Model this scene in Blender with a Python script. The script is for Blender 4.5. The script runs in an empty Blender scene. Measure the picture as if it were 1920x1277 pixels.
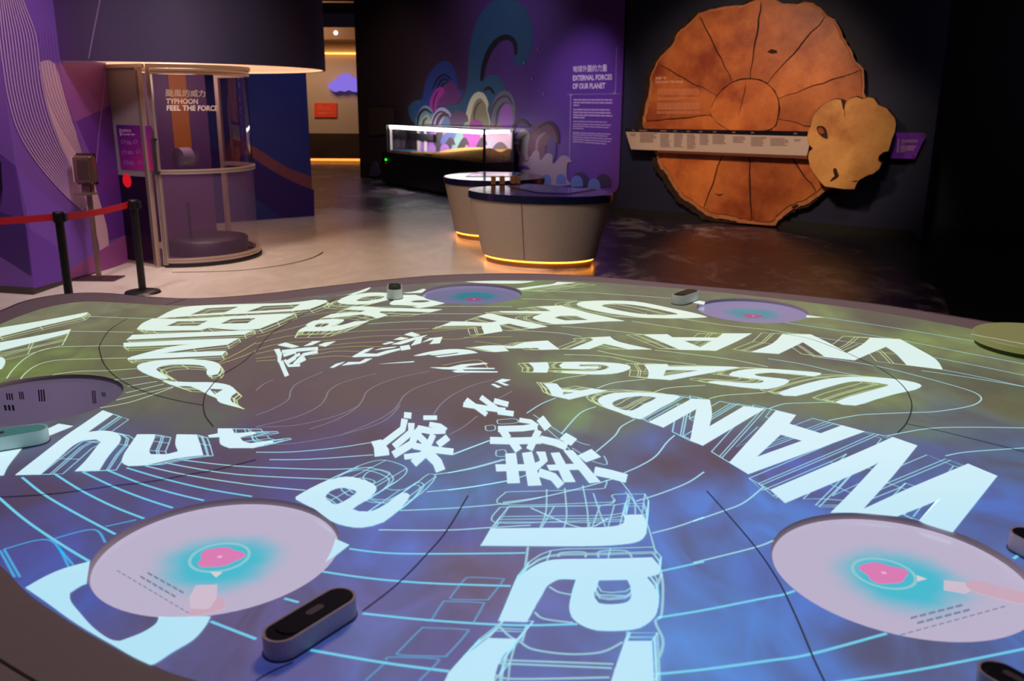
import bpy, bmesh, math, random
from mathutils import Vector, Matrix
from mathutils.geometry import tessellate_polygon, delaunay_2d_cdt

SC = bpy.context.scene
COL = SC.collection
random.seed(7)

# ------------------------------------------------------------------ camera
W, H = 1920.0, 1277.0
FPX = 1640.0
CAM_H = 1.75
PITCH = math.atan(445.0 / FPX)
ROLL = math.radians(0.35)
cam_data = bpy.data.cameras.new('camera')
cam_data.sensor_width = 36.0
cam_data.lens = FPX / W * 36.0
cam_data.clip_end = 200
cam_data.dof.use_dof = True
cam_data.dof.focus_distance = 3.6
cam_data.dof.aperture_fstop = 4.0
cam = bpy.data.objects.new('camera', cam_data)
COL.objects.link(cam)
CAMR = Matrix.Rotation(math.pi / 2 - PITCH, 3, 'X') @ Matrix.Rotation(ROLL, 3, 'Z')
cam.matrix_world = Matrix.Translation((0, 0, CAM_H)) @ CAMR.to_4x4()
SC.camera = cam
CP = Vector((0, 0, CAM_H))

# ------------------------------------------------------------------ world, exposure
world = bpy.data.worlds.new('world')
SC.world = world
world.use_nodes = True
world.node_tree.nodes['Background'].inputs[0].default_value = (0.30, 0.20, 0.38, 1)
world.node_tree.nodes['Background'].inputs[1].default_value = 0.012
SC.view_settings.view_transform = 'Standard'
SC.view_settings.look = 'None'
SC.view_settings.exposure = 0.0
SC.view_settings.gamma = 1.0
SC.view_settings.use_curve_mapping = False


def lamp(name, kind, loc, target, power, color, size=0.3, angle=60, blend=0.6, size_y=None):
    d = bpy.data.lights.new(name, kind)
    d.energy = power
    d.color = color
    if kind == 'SPOT':
        d.spot_size = math.radians(angle)
        d.spot_blend = blend
        d.shadow_soft_size = size
    elif kind == 'AREA':
        d.size = size
        if size_y:
            d.shape = 'RECTANGLE'
            d.size_y = size_y
    else:
        d.shadow_soft_size = size
    o = bpy.data.objects.new(name, d)
    COL.objects.link(o)
    o.location = loc
    v = Vector(target) - Vector(loc)
    o.rotation_euler = v.to_track_quat('-Z', 'Y').to_euler()
    return o


# ceiling spots of the gallery, and added fill lamps with no known fixture
lamp('table_fill', 'SPOT', (0.3, 4.6, 4.4), (0.2, 4.2, 0.75), 235, (1.0, 0.73, 0.74), 0.5, 140, 0.5)  # unseen lamp added to stand in for ambient light on the table
lamp('tree_spot', 'SPOT', (0.7, 8.6, 4.3), (3.3, 13.2, 1.30), 960, (1.0, 0.69, 0.46), 0.25, 46, 0.75)
lamp('burl_spot', 'SPOT', (3.6, 8.6, 4.3), (4.85, 11.9, 1.45), 230, (1.0, 0.76, 0.50), 0.2, 24, 0.8)
lamp('panel_spot', 'SPOT', (-1.0, 12.2, 4.3), (1.02, 15.1, 1.7), 430, (0.84, 0.68, 1.0), 0.15, 36, 0.9)
lamp('mural_fill', 'SPOT', (-2.3, 15.0, 4.4), (-0.5, 17.2, 2.2), 125, (0.80, 0.74, 1.0), 0.2, 95, 0.9)  # unseen washer added to bring the waves out of the dark
lamp('booth_wall_spot', 'SPOT', (-2.2, 7.2, 4.2), (-4.5, 8.9, 1.0), 270, (0.95, 0.78, 0.98), 0.3, 60, 0.8)
lamp('entrance_fill', 'SPOT', (-4.0, 5.6, 4.3), (-4.6, 8.0, 0.9), 430, (0.98, 0.76, 0.80), 0.3, 75, 0.9)  # added from the front left to lift the dark wall face
lamp('blue_wall_fill', 'SPOT', (-1.6, 12.2, 4.3), (-3.5, 13.8, 1.2), 75, (0.55, 0.62, 1.0), 0.2, 60, 0.9)  # added blue source, only there to tint the wall behind the booth
lamp('right_fill', 'SPOT', (6.0, 7.5, 4.4), (6.8, 11.5, 0.8), 45, (0.75, 0.78, 1.0), 0.3, 90, 0.9)  # faint fill added so the right side is not pure black
lamp('hall_fill', 'SPOT', (-4.6, 17.2, 4.4), (-2.9, 20.0, 1.2), 110, (1.0, 0.72, 0.66), 0.3, 80, 0.9)  # small added lamp, lifts the mural's left end and the floor gap
lamp('floor_spot', 'SPOT', (-2.4, 8.0, 4.4), (-2.0, 9.2, 0), 540, (1.0, 0.74, 0.58), 0.3, 80, 0.9)
lamp('kiosk_spot', 'SPOT', (-0.3, 6.4, 4.4), (0.5, 10.2, 0.3), 310, (1.0, 0.82, 0.72), 0.3, 52, 0.9)

# ------------------------------------------------------------------ projection helpers


def ray(px, py):
    v = Vector(((px - W / 2) / FPX, (H / 2 - py) / FPX, -1.0))
    return (CAMR @ v).normalized()


def PZ(px, py, z=0.0):
    d = ray(px, py)
    t = (z - CAM_H) / d.z
    return CP + d * t


class Wall:
    """vertical plane through two floor points; u along, v up, n towards the room"""

    def __init__(self, a, b):
        self.a = Vector((a[0], a[1], 0))
        b = Vector((b[0], b[1], 0))
        self.len = (b - self.a).length
        self.u = (b - self.a).normalized()
        self.n = Vector((self.u.y, -self.u.x, 0))
        if self.n.dot(CP - self.a) < 0:
            self.n = -self.n

    def at(self, u, z, off=0.0):
        return self.a + self.u * u + Vector((0, 0, z)) + self.n * off

    def px(self, x, y, off=0.0):
        d = ray(x, y)
        t = ((self.a + self.n * off) - CP).dot(self.n) / d.dot(self.n)
        p = CP + d * t
        return ((p - self.a).dot(self.u), p.z)

    def pxs(self, pts, off=0.0):
        return [self.px(x, y, off) for x, y in pts]


def tile(ox, oy, s, pts):
    return [(ox + x / s, oy + y / s) for x, y in pts]


def catmull(pts, closed, n=4):
    out = []
    m = len(pts)
    rng = range(m) if closed else range(m - 1)
    for i in rng:
        if closed:
            p0, p1, p2, p3 = pts[(i - 1) % m], pts[i], pts[(i + 1) % m], pts[(i + 2) % m]
        else:
            p0, p1, p2, p3 = pts[max(i - 1, 0)], pts[i], pts[i + 1], pts[min(i + 2, m - 1)]
        for k in range(n):
            t = k / n
            t2, t3 = t * t, t * t * t
            out.append(tuple(0.5 * ((2 * p1[j]) + (-p0[j] + p2[j]) * t + (2 * p0[j] - 5 * p1[j] + 4 * p2[j] - p3[j]) * t2
                                    + (-p0[j] + 3 * p1[j] - 3 * p2[j] + p3[j]) * t3) for j in range(2)))
    if not closed:
        out.append(tuple(pts[-1]))
    return out


def soft(pts, n=3, limit=40):
    """closed outline: gentle bends are rounded, sharp corners stay sharp"""
    m = len(pts)
    sharp = []
    for i in range(m):
        a, b, c = Vector(pts[i - 1]), Vector(pts[i]), Vector(pts[(i + 1) % m])
        d0, d1 = b - a, c - b
        ang = 180 if d0.length < 1e-9 or d1.length < 1e-9 else math.degrees(d0.angle(d1))
        sharp.append(ang > limit)
    out = []
    for i in range(m):
        j = (i + 1) % m
        p1, p2 = pts[i], pts[j]
        p0 = p1 if sharp[i] else pts[i - 1]
        p3 = p2 if sharp[j] else pts[(j + 1) % m]
        seg = 1 if sharp[i] and sharp[j] else n
        for k in range(seg):
            t = k / seg
            t2, t3 = t * t, t * t * t
            out.append(tuple(0.5 * ((2 * p1[q]) + (-p0[q] + p2[q]) * t + (2 * p0[q] - 5 * p1[q] + 4 * p2[q] - p3[q]) * t2
                                    + (-p0[q] + 3 * p1[q] - 3 * p2[q] + p3[q]) * t3) for q in range(2)))
    return out


def ell(cx, cy, rx, ry, a0=0, a1=360, n=28):
    full = abs(a1 - a0) >= 360
    k = n if full else n + 1
    return [(cx + rx * math.cos(math.radians(a0 + (a1 - a0) * i / n)), cy + ry * math.sin(math.radians(a0 + (a1 - a0) * i / n))) for i in range(k)]


# ------------------------------------------------------------------ materials
def lin(c):
    return tuple((x / 255 / 12.92) if x / 255 <= 0.04045 else ((x / 255 + 0.055) / 1.055) ** 2.4 for x in c)


MATS = {}


def mat(name, rgb=(128, 128, 128), rough=0.6, metal=0.0, emit=None, strength=1.0, spec=0.5, noise=0.0, nscale=8.0, alpha=None, bump=0.0):
    if name in MATS:
        return MATS[name]
    m = bpy.data.materials.new(name)
    m.use_nodes = True
    nt = m.node_tree
    b = nt.nodes['Principled BSDF']
    c = lin(rgb)
    b.inputs['Base Color'].default_value = (*c, 1)
    b.inputs['Roughness'].default_value = rough
    b.inputs['Metallic'].default_value = metal
    b.inputs['Specular IOR Level'].default_value = spec
    if emit is not None:
        b.inputs['Emission Color'].default_value = (*lin(emit), 1)
        b.inputs['Emission Strength'].default_value = strength
    if noise > 0 or bump > 0:
        tc = nt.nodes.new('ShaderNodeTexCoord')
        nz = nt.nodes.new('ShaderNodeTexNoise')
        nz.inputs['Scale'].default_value = nscale
        nz.inputs['Detail'].default_value = 5
        nt.links.new(tc.outputs['Object'], nz.inputs['Vector'])
        if noise > 0:
            r = nt.nodes.new('ShaderNodeValToRGB')
            r.color_ramp.elements[0].position = 0.3
            r.color_ramp.elements[1].position = 0.7
            r.color_ramp.elements[0].color = (*[x * (1 - noise) for x in c], 1)
            r.color_ramp.elements[1].color = (*[min(1, x * (1 + noise)) for x in c], 1)
            nt.links.new(nz.outputs['Fac'], r.inputs['Fac'])
            nt.links.new(r.outputs['Color'], b.inputs['Base Color'])
        if bump > 0:
            bp = nt.nodes.new('ShaderNodeBump')
            bp.inputs['Strength'].default_value = bump
            nt.links.new(nz.outputs['Fac'], bp.inputs['Height'])
            nt.links.new(bp.outputs['Normal'], b.inputs['Normal'])
    MATS[name] = m
    return m


def emis(name, rgb, strength=1.0):
    """light-giving surface"""
    if name in MATS:
        return MATS[name]
    m = mat(name, (20, 20, 20), 0.6, emit=rgb, strength=strength, spec=0.2)
    return m


def glass(name, tint=(230, 230, 240), refl=0.10, rough=0.02):
    if name in MATS:
        return MATS[name]
    m = bpy.data.materials.new(name)
    m.use_nodes = True
    nt = m.node_tree
    nt.nodes.clear()
    out = nt.nodes.new('ShaderNodeOutputMaterial')
    tr = nt.nodes.new('ShaderNodeBsdfTransparent')
    gl = nt.nodes.new('ShaderNodeBsdfGlossy')
    mx = nt.nodes.new('ShaderNodeMixShader')
    lw = nt.nodes.new('ShaderNodeLayerWeight')
    mul = nt.nodes.new('ShaderNodeMath')
    mul.operation = 'MULTIPLY_ADD'
    lw.inputs['Blend'].default_value = 0.25
    mul.inputs[1].default_value = 0.35
    mul.inputs[2].default_value = refl * 0.4
    tr.inputs['Color'].default_value = (*lin(tint), 1)
    gl.inputs['Roughness'].default_value = rough
    nt.links.new(lw.outputs['Facing'], mul.inputs[0])
    nt.links.new(mul.outputs[0], mx.inputs['Fac'])
    nt.links.new(tr.outputs[0], mx.inputs[1])
    nt.links.new(gl.outputs[0], mx.inputs[2])
    nt.links.new(mx.outputs[0], out.inputs['Surface'])
    MATS[name] = m
    return m


def film(name, rgb, amount):
    m = bpy.data.materials.new(name)
    m.use_nodes = True
    nt = m.node_tree
    nt.nodes.clear()
    out = nt.nodes.new('ShaderNodeOutputMaterial')
    tr = nt.nodes.new('ShaderNodeBsdfTransparent')
    df = nt.nodes.new('ShaderNodeBsdfPrincipled')
    df.inputs['Base Color'].default_value = (*lin(rgb), 1)
    df.inputs['Roughness'].default_value = 0.15
    mx = nt.nodes.new('ShaderNodeMixShader')
    mx.inputs['Fac'].default_value = amount
    nt.links.new(tr.outputs[0], mx.inputs[1])
    nt.links.new(df.outputs[0], mx.inputs[2])
    nt.links.new(mx.outputs[0], out.inputs['Surface'])
    return m


# ------------------------------------------------------------------ object helpers
def wloc(o):
    v = Vector((0, 0, 0))
    while o is not None:
        v += Vector(o.location)
        o = o.parent
    return v


def mk(name, verts, faces, material, parent=None, smooth=False):
    off = wloc(parent) if parent is not None else Vector((0, 0, 0))
    me = bpy.data.meshes.new(name)
    me.from_pydata([tuple(Vector(v) - off) for v in verts], [], faces)
    me.materials.append(material)
    if smooth:
        for p in me.polygons:
            p.use_smooth = True
    me.update()
    o = bpy.data.objects.new(name, me)
    COL.objects.link(o)
    if parent is not None:
        o.parent = parent
    return o


def tag(o, label, cat, group=None):
    o['label'] = label
    o['category'] = cat
    if group:
        o['group'] = group
    return o


def thing(name, loc, label, cat, group=None):
    o = bpy.data.objects.new(name, None)
    o.empty_display_size = 0.1
    COL.objects.link(o)
    o.location = loc
    return tag(o, label, cat, group)


def struct(o):
    o['kind'] = 'structure'
    return o


def join_geo(parts):
    V, F = [], []
    for v, f in parts:
        b = len(V)
        V += list(v)
        F += [tuple(i + b for i in q) for q in f]
    return V, F


def g_box(x0, x1, y0, y1, z0, z1):
    v = [(x, y, z) for x in (x0, x1) for y in (y0, y1) for z in (z0, z1)]
    f = [(0, 1, 3, 2), (4, 6, 7, 5), (0, 4, 5, 1), (2, 3, 7, 6), (0, 2, 6, 4), (1, 5, 7, 3)]
    return v, f


def g_wbox(wall, u0, u1, z0, z1, o0, o1):
    v = [wall.at(u, z, o) for u in (u0, u1) for o in (o0, o1) for z in (z0, z1)]
    f = [(0, 1, 3, 2), (4, 6, 7, 5), (0, 4, 5, 1), (2, 3, 7, 6), (0, 2, 6, 4), (1, 5, 7, 3)]
    return v, f


def g_tube(a, b, r, n=16, r2=None):
    a, b = Vector(a), Vector(b)
    d = (b - a).normalized()
    x = d.orthogonal().normalized()
    y = d.cross(x)
    r2 = r if r2 is None else r2
    v = []
    for p, rr in ((a, r), (b, r2)):
        for i in range(n):
            t = 2 * math.pi * i / n
            v.append(p + x * rr * math.cos(t) + y * rr * math.sin(t))
    f = [(i, (i + 1) % n, n + (i + 1) % n, n + i) for i in range(n)]
    f += [tuple(range(n))[::-1], tuple(range(n, 2 * n))]
    return v, f


def g_lathe(c, prof, n=40, a0=0.0, a1=360.0, sx=1.0, sy=1.0, rot=0.0):
    full = abs(a1 - a0) >= 360
    k = n if full else n + 1
    v = []
    cr, sr = math.cos(rot), math.sin(rot)
    for r, z in prof:
        for i in range(k):
            t = math.radians(a0 + (a1 - a0) * i / n)
            x, y = r * math.cos(t) * sx, r * math.sin(t) * sy
            v.append((c[0] + x * cr - y * sr, c[1] + x * sr + y * cr, z))
    f = []
    for j in range(len(prof) - 1):
        for i in range(n):
            i2 = (i + 1) % k if full else i + 1
            f.append((j * k + i, j * k + i2, (j + 1) * k + i2, (j + 1) * k + i))
    return v, f


def tess(outer, holes=()):
    loops = [[Vector((p[0], p[1], 0)) for p in outer]] + [[Vector((p[0], p[1], 0)) for p in h] for h in holes]
    tris = tessellate_polygon(loops)
    flat = [p for l in loops for p in l]
    return [(p.x, p.y) for p in flat], [tuple(t) for t in tris]


def g_prism(outer, fn, d0, d1, holes=()):
    """polygon in (u,v) extruded between offsets d0 and d1; fn(u,v,d) -> point"""
    pts, tris = tess(outer, holes)
    n = len(pts)
    V = [fn(p[0], p[1], d1) for p in pts] + [fn(p[0], p[1], d0) for p in pts]
    F = list(tris) + [tuple(reversed([i + n for i in t])) for t in tris]
    b = 0
    for loop in [outer] + list(holes):
        m = len(loop)
        for i in range(m):
            j = (i + 1) % m
            F.append((b + i, b + j, b + j + n, b + i + n))
        b += m
    return V, F


def flat_z(z):
    return lambda u, v, d: (u, v, z + d)


def wfn(wall):
    return lambda u, v, d: wall.at(u, v, d)


def ribbon2d(pts, w, closed=False):
    """quads of a polyline of width w in the plane"""
    V, F = [], []
    m = len(pts)
    P = [Vector((p[0], p[1])) for p in pts]
    for i in range(m):
        if closed:
            a, b = P[(i - 1) % m], P[(i + 1) % m]
        else:
            a, b = P[max(i - 1, 0)], P[min(i + 1, m - 1)]
        d = b - a
        d = d.normalized() if d.length > 1e-9 else Vector((1, 0))
        nn = Vector((-d.y, d.x)) * (w / 2)
        V += [tuple(P[i] + nn), tuple(P[i] - nn)]
    for i in range(m if closed else m - 1):
        j = (i + 1) % m
        F.append((2 * i, 2 * i + 1, 2 * j + 1, 2 * j))
    return V, F


def text_geo(body, width=None, height=None, bold=0.0, align='LEFT'):
    c = bpy.data.curves.new('text', 'FONT')
    c.body = body
    c.offset = bold
    c.resolution_u = 3
    o = bpy.data.objects.new('text', c)
    COL.objects.link(o)
    bpy.context.view_layer.update()
    me = bpy.data.meshes.new_from_object(o.evaluated_get(bpy.context.evaluated_depsgraph_get()))
    V = [(v.co.x, v.co.y) for v in me.vertices]
    F = [tuple(p.vertices) for p in me.polygons]
    bpy.data.objects.remove(o)
    bpy.data.curves.remove(c)
    bpy.data.meshes.remove(me)
    x0, x1 = min(v[0] for v in V), max(v[0] for v in V)
    y0, y1 = min(v[1] for v in V), max(v[1] for v in V)
    V = [((x - x0) / (x1 - x0), (y - y0) / (y1 - y0)) for x, y in V]
    return V, F


def text_quad(name, body, fn, quad, material, parent, bold=0.012):
    """lettering warped into a quad (bl, br, tr, tl) of (u,v); fn(u,v) -> point"""
    V, F = text_geo(body, bold=bold)
    bl, br, tr, tl = [Vector((q[0], q[1])) for q in quad]
    out = []
    for x, y in V:
        p = bl * (1 - x) * (1 - y) + br * x * (1 - y) + tr * x * y + tl * (1 - x) * y
        out.append(fn(p.x, p.y))
    return mk(name, out, F, material, parent)


# =================================================================== SETTING
# ---- floor: printed picture of land, sea and cloud
def floor_material():
    m = bpy.data.materials.new('floor_print')
    m.use_nodes = True
    nt = m.node_tree
    L = nt.links
    b = nt.nodes['Principled BSDF']
    tc = nt.nodes.new('ShaderNodeTexCoord')
    sep = nt.nodes.new('ShaderNodeSeparateXYZ')
    L.new(tc.outputs['Object'], sep.inputs[0])

    def noise(scale, detail=6, sx=1.0, sy=1.0, rough=0.6, off=0.0, dist=0.0):
        mp = nt.nodes.new('ShaderNodeMapping')
        mp.inputs['Scale'].default_value = (sx, sy, 1)
        mp.inputs['Location'].default_value = (off, off * 0.7, 0)
        L.new(tc.outputs['Object'], mp.inputs['Vector'])
        n = nt.nodes.new('ShaderNodeTexNoise')
        n.inputs['Scale'].default_value = scale
        n.inputs['Detail'].default_value = detail
        n.inputs['Roughness'].default_value = rough
        n.inputs['Distortion'].default_value = dist
        L.new(mp.outputs[0], n.inputs['Vector'])
        return n.outputs['Fac']

    def math_(op, a, b_=None, c=None, clamp=False):
        n = nt.nodes.new('ShaderNodeMath')
        n.operation = op
        n.use_clamp = clamp
        for i, x in enumerate((a, b_, c)):
            if x is None:
                continue
            if isinstance(x, (int, float)):
                n.inputs[i].default_value = x
            else:
                L.new(x, n.inputs[i])
        return n.outputs[0]

    def mixc(f, a, b_):
        n = nt.nodes.new('ShaderNodeMix')
        n.data_type = 'RGBA'
        L.new(f, n.inputs['Factor'])
        for i, x in ((6, a), (7, b_)):
            if isinstance(x, tuple):
                n.inputs[i].default_value = (*lin(x), 1)
            else:
                L.new(x, n.inputs[i])
        return n.outputs[2]

    def ramp(f, p0, p1):
        n = nt.nodes.new('ShaderNodeMapRange')
        n.interpolation_type = 'SMOOTHSTEP'
        n.inputs[1].default_value = p0
        n.inputs[2].default_value = p1
        L.new(f, n.inputs[0])
        return n.outputs[0]

    big = noise(0.55, 7, 1.0, 0.7, 0.62, 3.0, 0.6)
    fine = noise(2.2, 8, 1.0, 0.6, 0.7, 9.0, 1.2)
    # land on the left of x ~ 0.7, sea further back and to the right
    ex = math_('MULTIPLY', math_('SUBTRACT', sep.outputs['X'], 0.55), 0.55)
    ey = math_('MULTIPLY', math_('SUBTRACT', sep.outputs['Y'], 14.6), 0.24)
    edge = math_('MAXIMUM', ex, ey)
    edge = math_('ADD', edge, math_('MULTIPLY', math_('SUBTRACT', big, 0.5), 2.2))
    sea = ramp(edge, -0.06, 0.30)
    land = mixc(ramp(fine, 0.35, 0.75), (196, 186, 172), (216, 208, 196))
    land = mixc(math_('MULTIPLY', ramp(big, 0.60, 0.72), 0.55), land, (120, 118, 140))
    water = mixc(ramp(fine, 0.3, 0.7), (30, 28, 48), (62, 52, 72))
    cloud = ramp(math_('ADD', math_('MULTIPLY', fine, 0.75), math_('MULTIPLY', big, 0.45)), 0.61, 0.76)
    water = mixc(math_('MULTIPLY', cloud, 0.62), water, (176, 160, 160))
    col = mixc(sea, land, water)
    # plain black floor beyond the printed area on the right
    cx = math_('SUBTRACT', sep.outputs['X'], -1.6)
    cy = math_('SUBTRACT', sep.outputs['Y'], 10.0)
    rr = math_('SQRT', math_('ADD', math_('MULTIPLY', cx, cx), math_('MULTIPLY', cy, cy)))
    blk = ramp(rr, 5.98, 6.0)
    side = ramp(sep.outputs['X'], 3.0, 3.3)
    col = mixc(math_('MULTIPLY', blk, side), col, (28, 26, 27))
    L.new(col, b.inputs['Base Color'])
    b.inputs['Roughness'].default_value = 0.30
    b.inputs['Specular IOR Level'].default_value = 0.45
    return m


struct(mk('floor', [(-16, -4, 0), (16, -4, 0), (16, 32, 0), (-16, 32, 0)], [(0, 1, 2, 3)], floor_material()))

M_BLACK = mat('black_paint', (12, 12, 15), 0.7)
struct(mk('ceiling', *g_box(-16, 16, -4, 32, 4.7, 4.8), mat('ceiling_black', (10, 9, 11), 0.9)))

# mural wall, tree wall, dark side walls
FA, FB = PZ(676, 331), PZ(1152, 401)
FC = PZ(1727, 447)
WM = Wall((FA.x, FA.y), (FB.x, FB.y))
WT = Wall((FB.x, FB.y), (FC.x, FC.y))


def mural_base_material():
    m = bpy.data.materials.new('mural_gradient')
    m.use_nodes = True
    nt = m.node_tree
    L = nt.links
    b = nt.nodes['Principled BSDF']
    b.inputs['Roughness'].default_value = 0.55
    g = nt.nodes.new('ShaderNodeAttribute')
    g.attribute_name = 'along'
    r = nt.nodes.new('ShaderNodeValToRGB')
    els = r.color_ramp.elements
    els[0].position, els[0].color = 0.0, (*lin((50, 36, 42)), 1)  # ramp runs from dark brown at the left end to purple
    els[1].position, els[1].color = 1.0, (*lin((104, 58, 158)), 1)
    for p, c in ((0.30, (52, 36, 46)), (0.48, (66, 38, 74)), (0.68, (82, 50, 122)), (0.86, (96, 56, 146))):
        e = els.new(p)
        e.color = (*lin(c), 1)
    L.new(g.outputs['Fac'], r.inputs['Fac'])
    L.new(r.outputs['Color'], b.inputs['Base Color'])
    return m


struct(mk('wall_mural', *g_wbox(WM, 0, WM.len + 0.02, 0, 4.7, -0.35, 0), mat('mural_wall_paint', (26, 22, 28), 0.7)))
wall_mural = bpy.data.objects['wall_mural']
struct(mk('wall_tree', *g_wbox(WT, 0.0, WT.len, 0, 4.7, -0.3, 0), mat('tree_wall_paint', (14, 21, 56), 0.65, noise=0.12, nscale=3)))
wall_tree = bpy.data.objects['wall_tree']
FD, FE = PZ(1750, 424), PZ(1920, 438)
WR = Wall((FD.x - 0.2, FD.y + 0.16), (FD.x + (FE.x - FD.x) * 7, FD.y + (FE.y - FD.y) * 7))
struct(mk('wall_right', *g_wbox(WR, 0, WR.len, 0, 4.7, -0.2, 0), mat('right_wall_paint', (30, 28, 40), 0.6)))
for u in (1.6, 2.9, 4.2):
    mk('wall_seam', *g_wbox(WR, u, u + 0.012, 0.1, 4.6, 0.0, 0.004), mat('wall_seam_dark', (6, 6, 8), 0.5), bpy.data.objects['wall_right'])
ts = mk('baseboard_tree', *g_wbox(WT, 0.02, WT.len - 0.1, 0, 0.10, 0.0, 0.05), mat('baseboard_dark', (22, 20, 20), 0.5))
struct(ts)

# ---- far corridor behind the gap
YC = PZ(620, 304).y
WC = Wall((PZ(540, 303).x - 2.5, YC), (PZ(700, 303).x + 0.8, YC))
zc = lambda y: WC.px(620, y)[1]
corr = struct(mk('wall_corridor', *g_wbox(WC, 0, WC.len, 0, zc(60), -0.2, 0), mat('beige_plaster', (196, 172, 150), 0.8)))
wains = struct(mk('trim_1', *g_wbox(WC, 0, WC.len, zc(297), zc(250), 0, 0.10), mat('brown_wainscot', (58, 36, 26), 0.6, noise=0.35, nscale=1.6)))
mk('light_strip', *g_wbox(WC, 0, WC.len, zc(301), zc(297.5), 0.0, 0.08), emis('amber_led', (255, 150, 60), 2.2), wains)
soff = struct(mk('trim_2', *g_wbox(WC, 0, WC.len, zc(78), zc(56), 0, 0.9), mat('soffit_paint', (120, 90, 70), 0.8)))
mk('light_strip', *g_wbox(WC, 0, WC.len, zc(102), zc(98.5), 0, 0.10), emis('amber_led_top', (255, 176, 84), 2.6), soff)
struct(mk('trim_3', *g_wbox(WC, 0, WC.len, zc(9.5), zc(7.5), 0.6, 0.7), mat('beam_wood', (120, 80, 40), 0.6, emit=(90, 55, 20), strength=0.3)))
lamp('corridor_lamp', 'AREA', (PZ(620, 304).x - 0.5, YC - 2.5, zc(30)), (PZ(620, 304).x, YC, 1.6), 80, (1.0, 0.66, 0.42), 1.5)
mk('downlight', *g_tube(WC.at(WC.px(641, 66)[0], zc(66), 0.93), WC.at(WC.px(641, 66)[0], zc(66), 0.90), 0.05, 12), emis('downlight_white', (255, 240, 220), 6.0), soff)

# cloud lamp and red sign on the corridor wall
cl = tile(570, 0, 745 / 210, [(168, 575), (178, 550), (205, 540), (225, 525), (240, 505), (270, 492), (300, 492), (325, 508), (345, 520), (385, 525), (410, 560), (400, 600), (350, 612), (325, 608), (300, 600), (275, 610), (245, 604), (215, 612), (190, 600)])
clp = catmull(WC.pxs(cl), True, 3)
cloud = thing('cloud_lamp', WC.at(*WC.px(640, 170), 0), 'glowing violet cloud-shaped lamp on the beige corridor wall', 'lamp')
mk('diffuser', *g_prism(clp, wfn(WC), 0.04, 0.18), emis('cloud_violet', (142, 118, 238), 0.85), cloud)
mk('back_plate', *g_prism(clp, wfn(WC), 0.012, 0.04), mat('cloud_back', (60, 40, 50), 0.6), cloud)
s0 = WC.pxs([(590, 220), (632, 220), (632, 193), (590, 193)])
sign = thing('red_sign', WC.at(*WC.px(611, 207), 0), 'orange-red information sign on the beige corridor wall', 'sign')
mk('sign_panel', *g_prism(s0, wfn(WC), 0.01, 0.05), mat('sign_red', (226, 68, 36), 0.5, emit=(226, 60, 30), strength=0.12), sign)
tl = []
for yy, x0, x1 in ((197, 596, 604), (201, 596, 620), (205, 596, 624), (211, 596, 626), (213, 596, 612)):
    tl.append(g_prism(WC.pxs([(x0, yy + 0.9), (x1, yy + 0.9), (x1, yy), (x0, yy)]), wfn(WC), 0.05, 0.055))
sl = mk('text_line', *join_geo(tl), mat('sign_text', (245, 150, 120), 0.6), sign)
sl['kind'] = 'stuff'

# =================================================================== MURAL
mp_z0 = WM.px(1150, 363)[1]
u1 = WM.px(1167, 180)[0]
rc = 0.18
outline = [(0.02, mp_z0 + 0.0), (u1 - rc, mp_z0)]
outline += [(u1 - rc + rc * math.sin(a), mp_z0 + rc - rc * math.cos(a)) for a in [math.pi / 2 * i / 6 for i in range(1, 7)]]
outline += [(u1, 4.65), (0.02, 4.65)]
V, F = g_prism(outline, wfn(WM), 0.002, 0.012)
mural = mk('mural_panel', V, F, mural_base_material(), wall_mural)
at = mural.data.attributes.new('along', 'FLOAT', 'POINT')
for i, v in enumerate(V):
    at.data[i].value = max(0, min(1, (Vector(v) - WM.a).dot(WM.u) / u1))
# finer gradient: subdivide along u by slicing with extra verts is not needed (linear in u)

MU = lambda pts: tile(560, 0, 3.0968, pts)
wave_z = [0.014]


def wave(pts, rgb, name='wave_motif', smooth=True, depth=0.006, rgbname=None, parent=None, wall=WM, base=0.0, px=False):
    wave_z[0] += 0.0003
    p = MU(pts) if not px else pts
    p = wall.pxs(p, base)
    if smooth:
        p = catmull(p, True, 3)
    return mk(name, *g_prism(p, wfn(wall), base + 0.008, base + wave_z[0]), mat('print_%d_%d_%d' % rgb, rgb, 0.6), parent or mural)


def wstroke(pts, w, rgb, parent=None, wall=WM, base=0.0):
    """tapered printed arc: polyline (px in mural tile) with width in tile px"""
    wave_z[0] += 0.0003
    p = catmull(pts, False, 4)
    left, right = [], []
    n = len(p)
    for i in range(n):
        a, b = Vector(p[max(i - 1, 0)]), Vector(p[min(i + 1, n - 1)])
        d = (b - a).normalized()
        nn = Vector((-d.y, d.x)) * w * 0.5 * (0.25 + 0.75 * math.sin(math.pi * (0.12 + 0.8 * i / (n - 1))))
        left.append(tuple(Vector(p[i]) + nn))
        right.append(tuple(Vector(p[i]) - nn))
    poly = wall.pxs(MU(left + right[::-1]), base)
    return mk('wave_line', *g_prism(poly, wfn(wall), base + 0.008, base + wave_z[0]), mat('print_%d_%d_%d' % rgb, rgb, 0.6), parent or mural)


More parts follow.
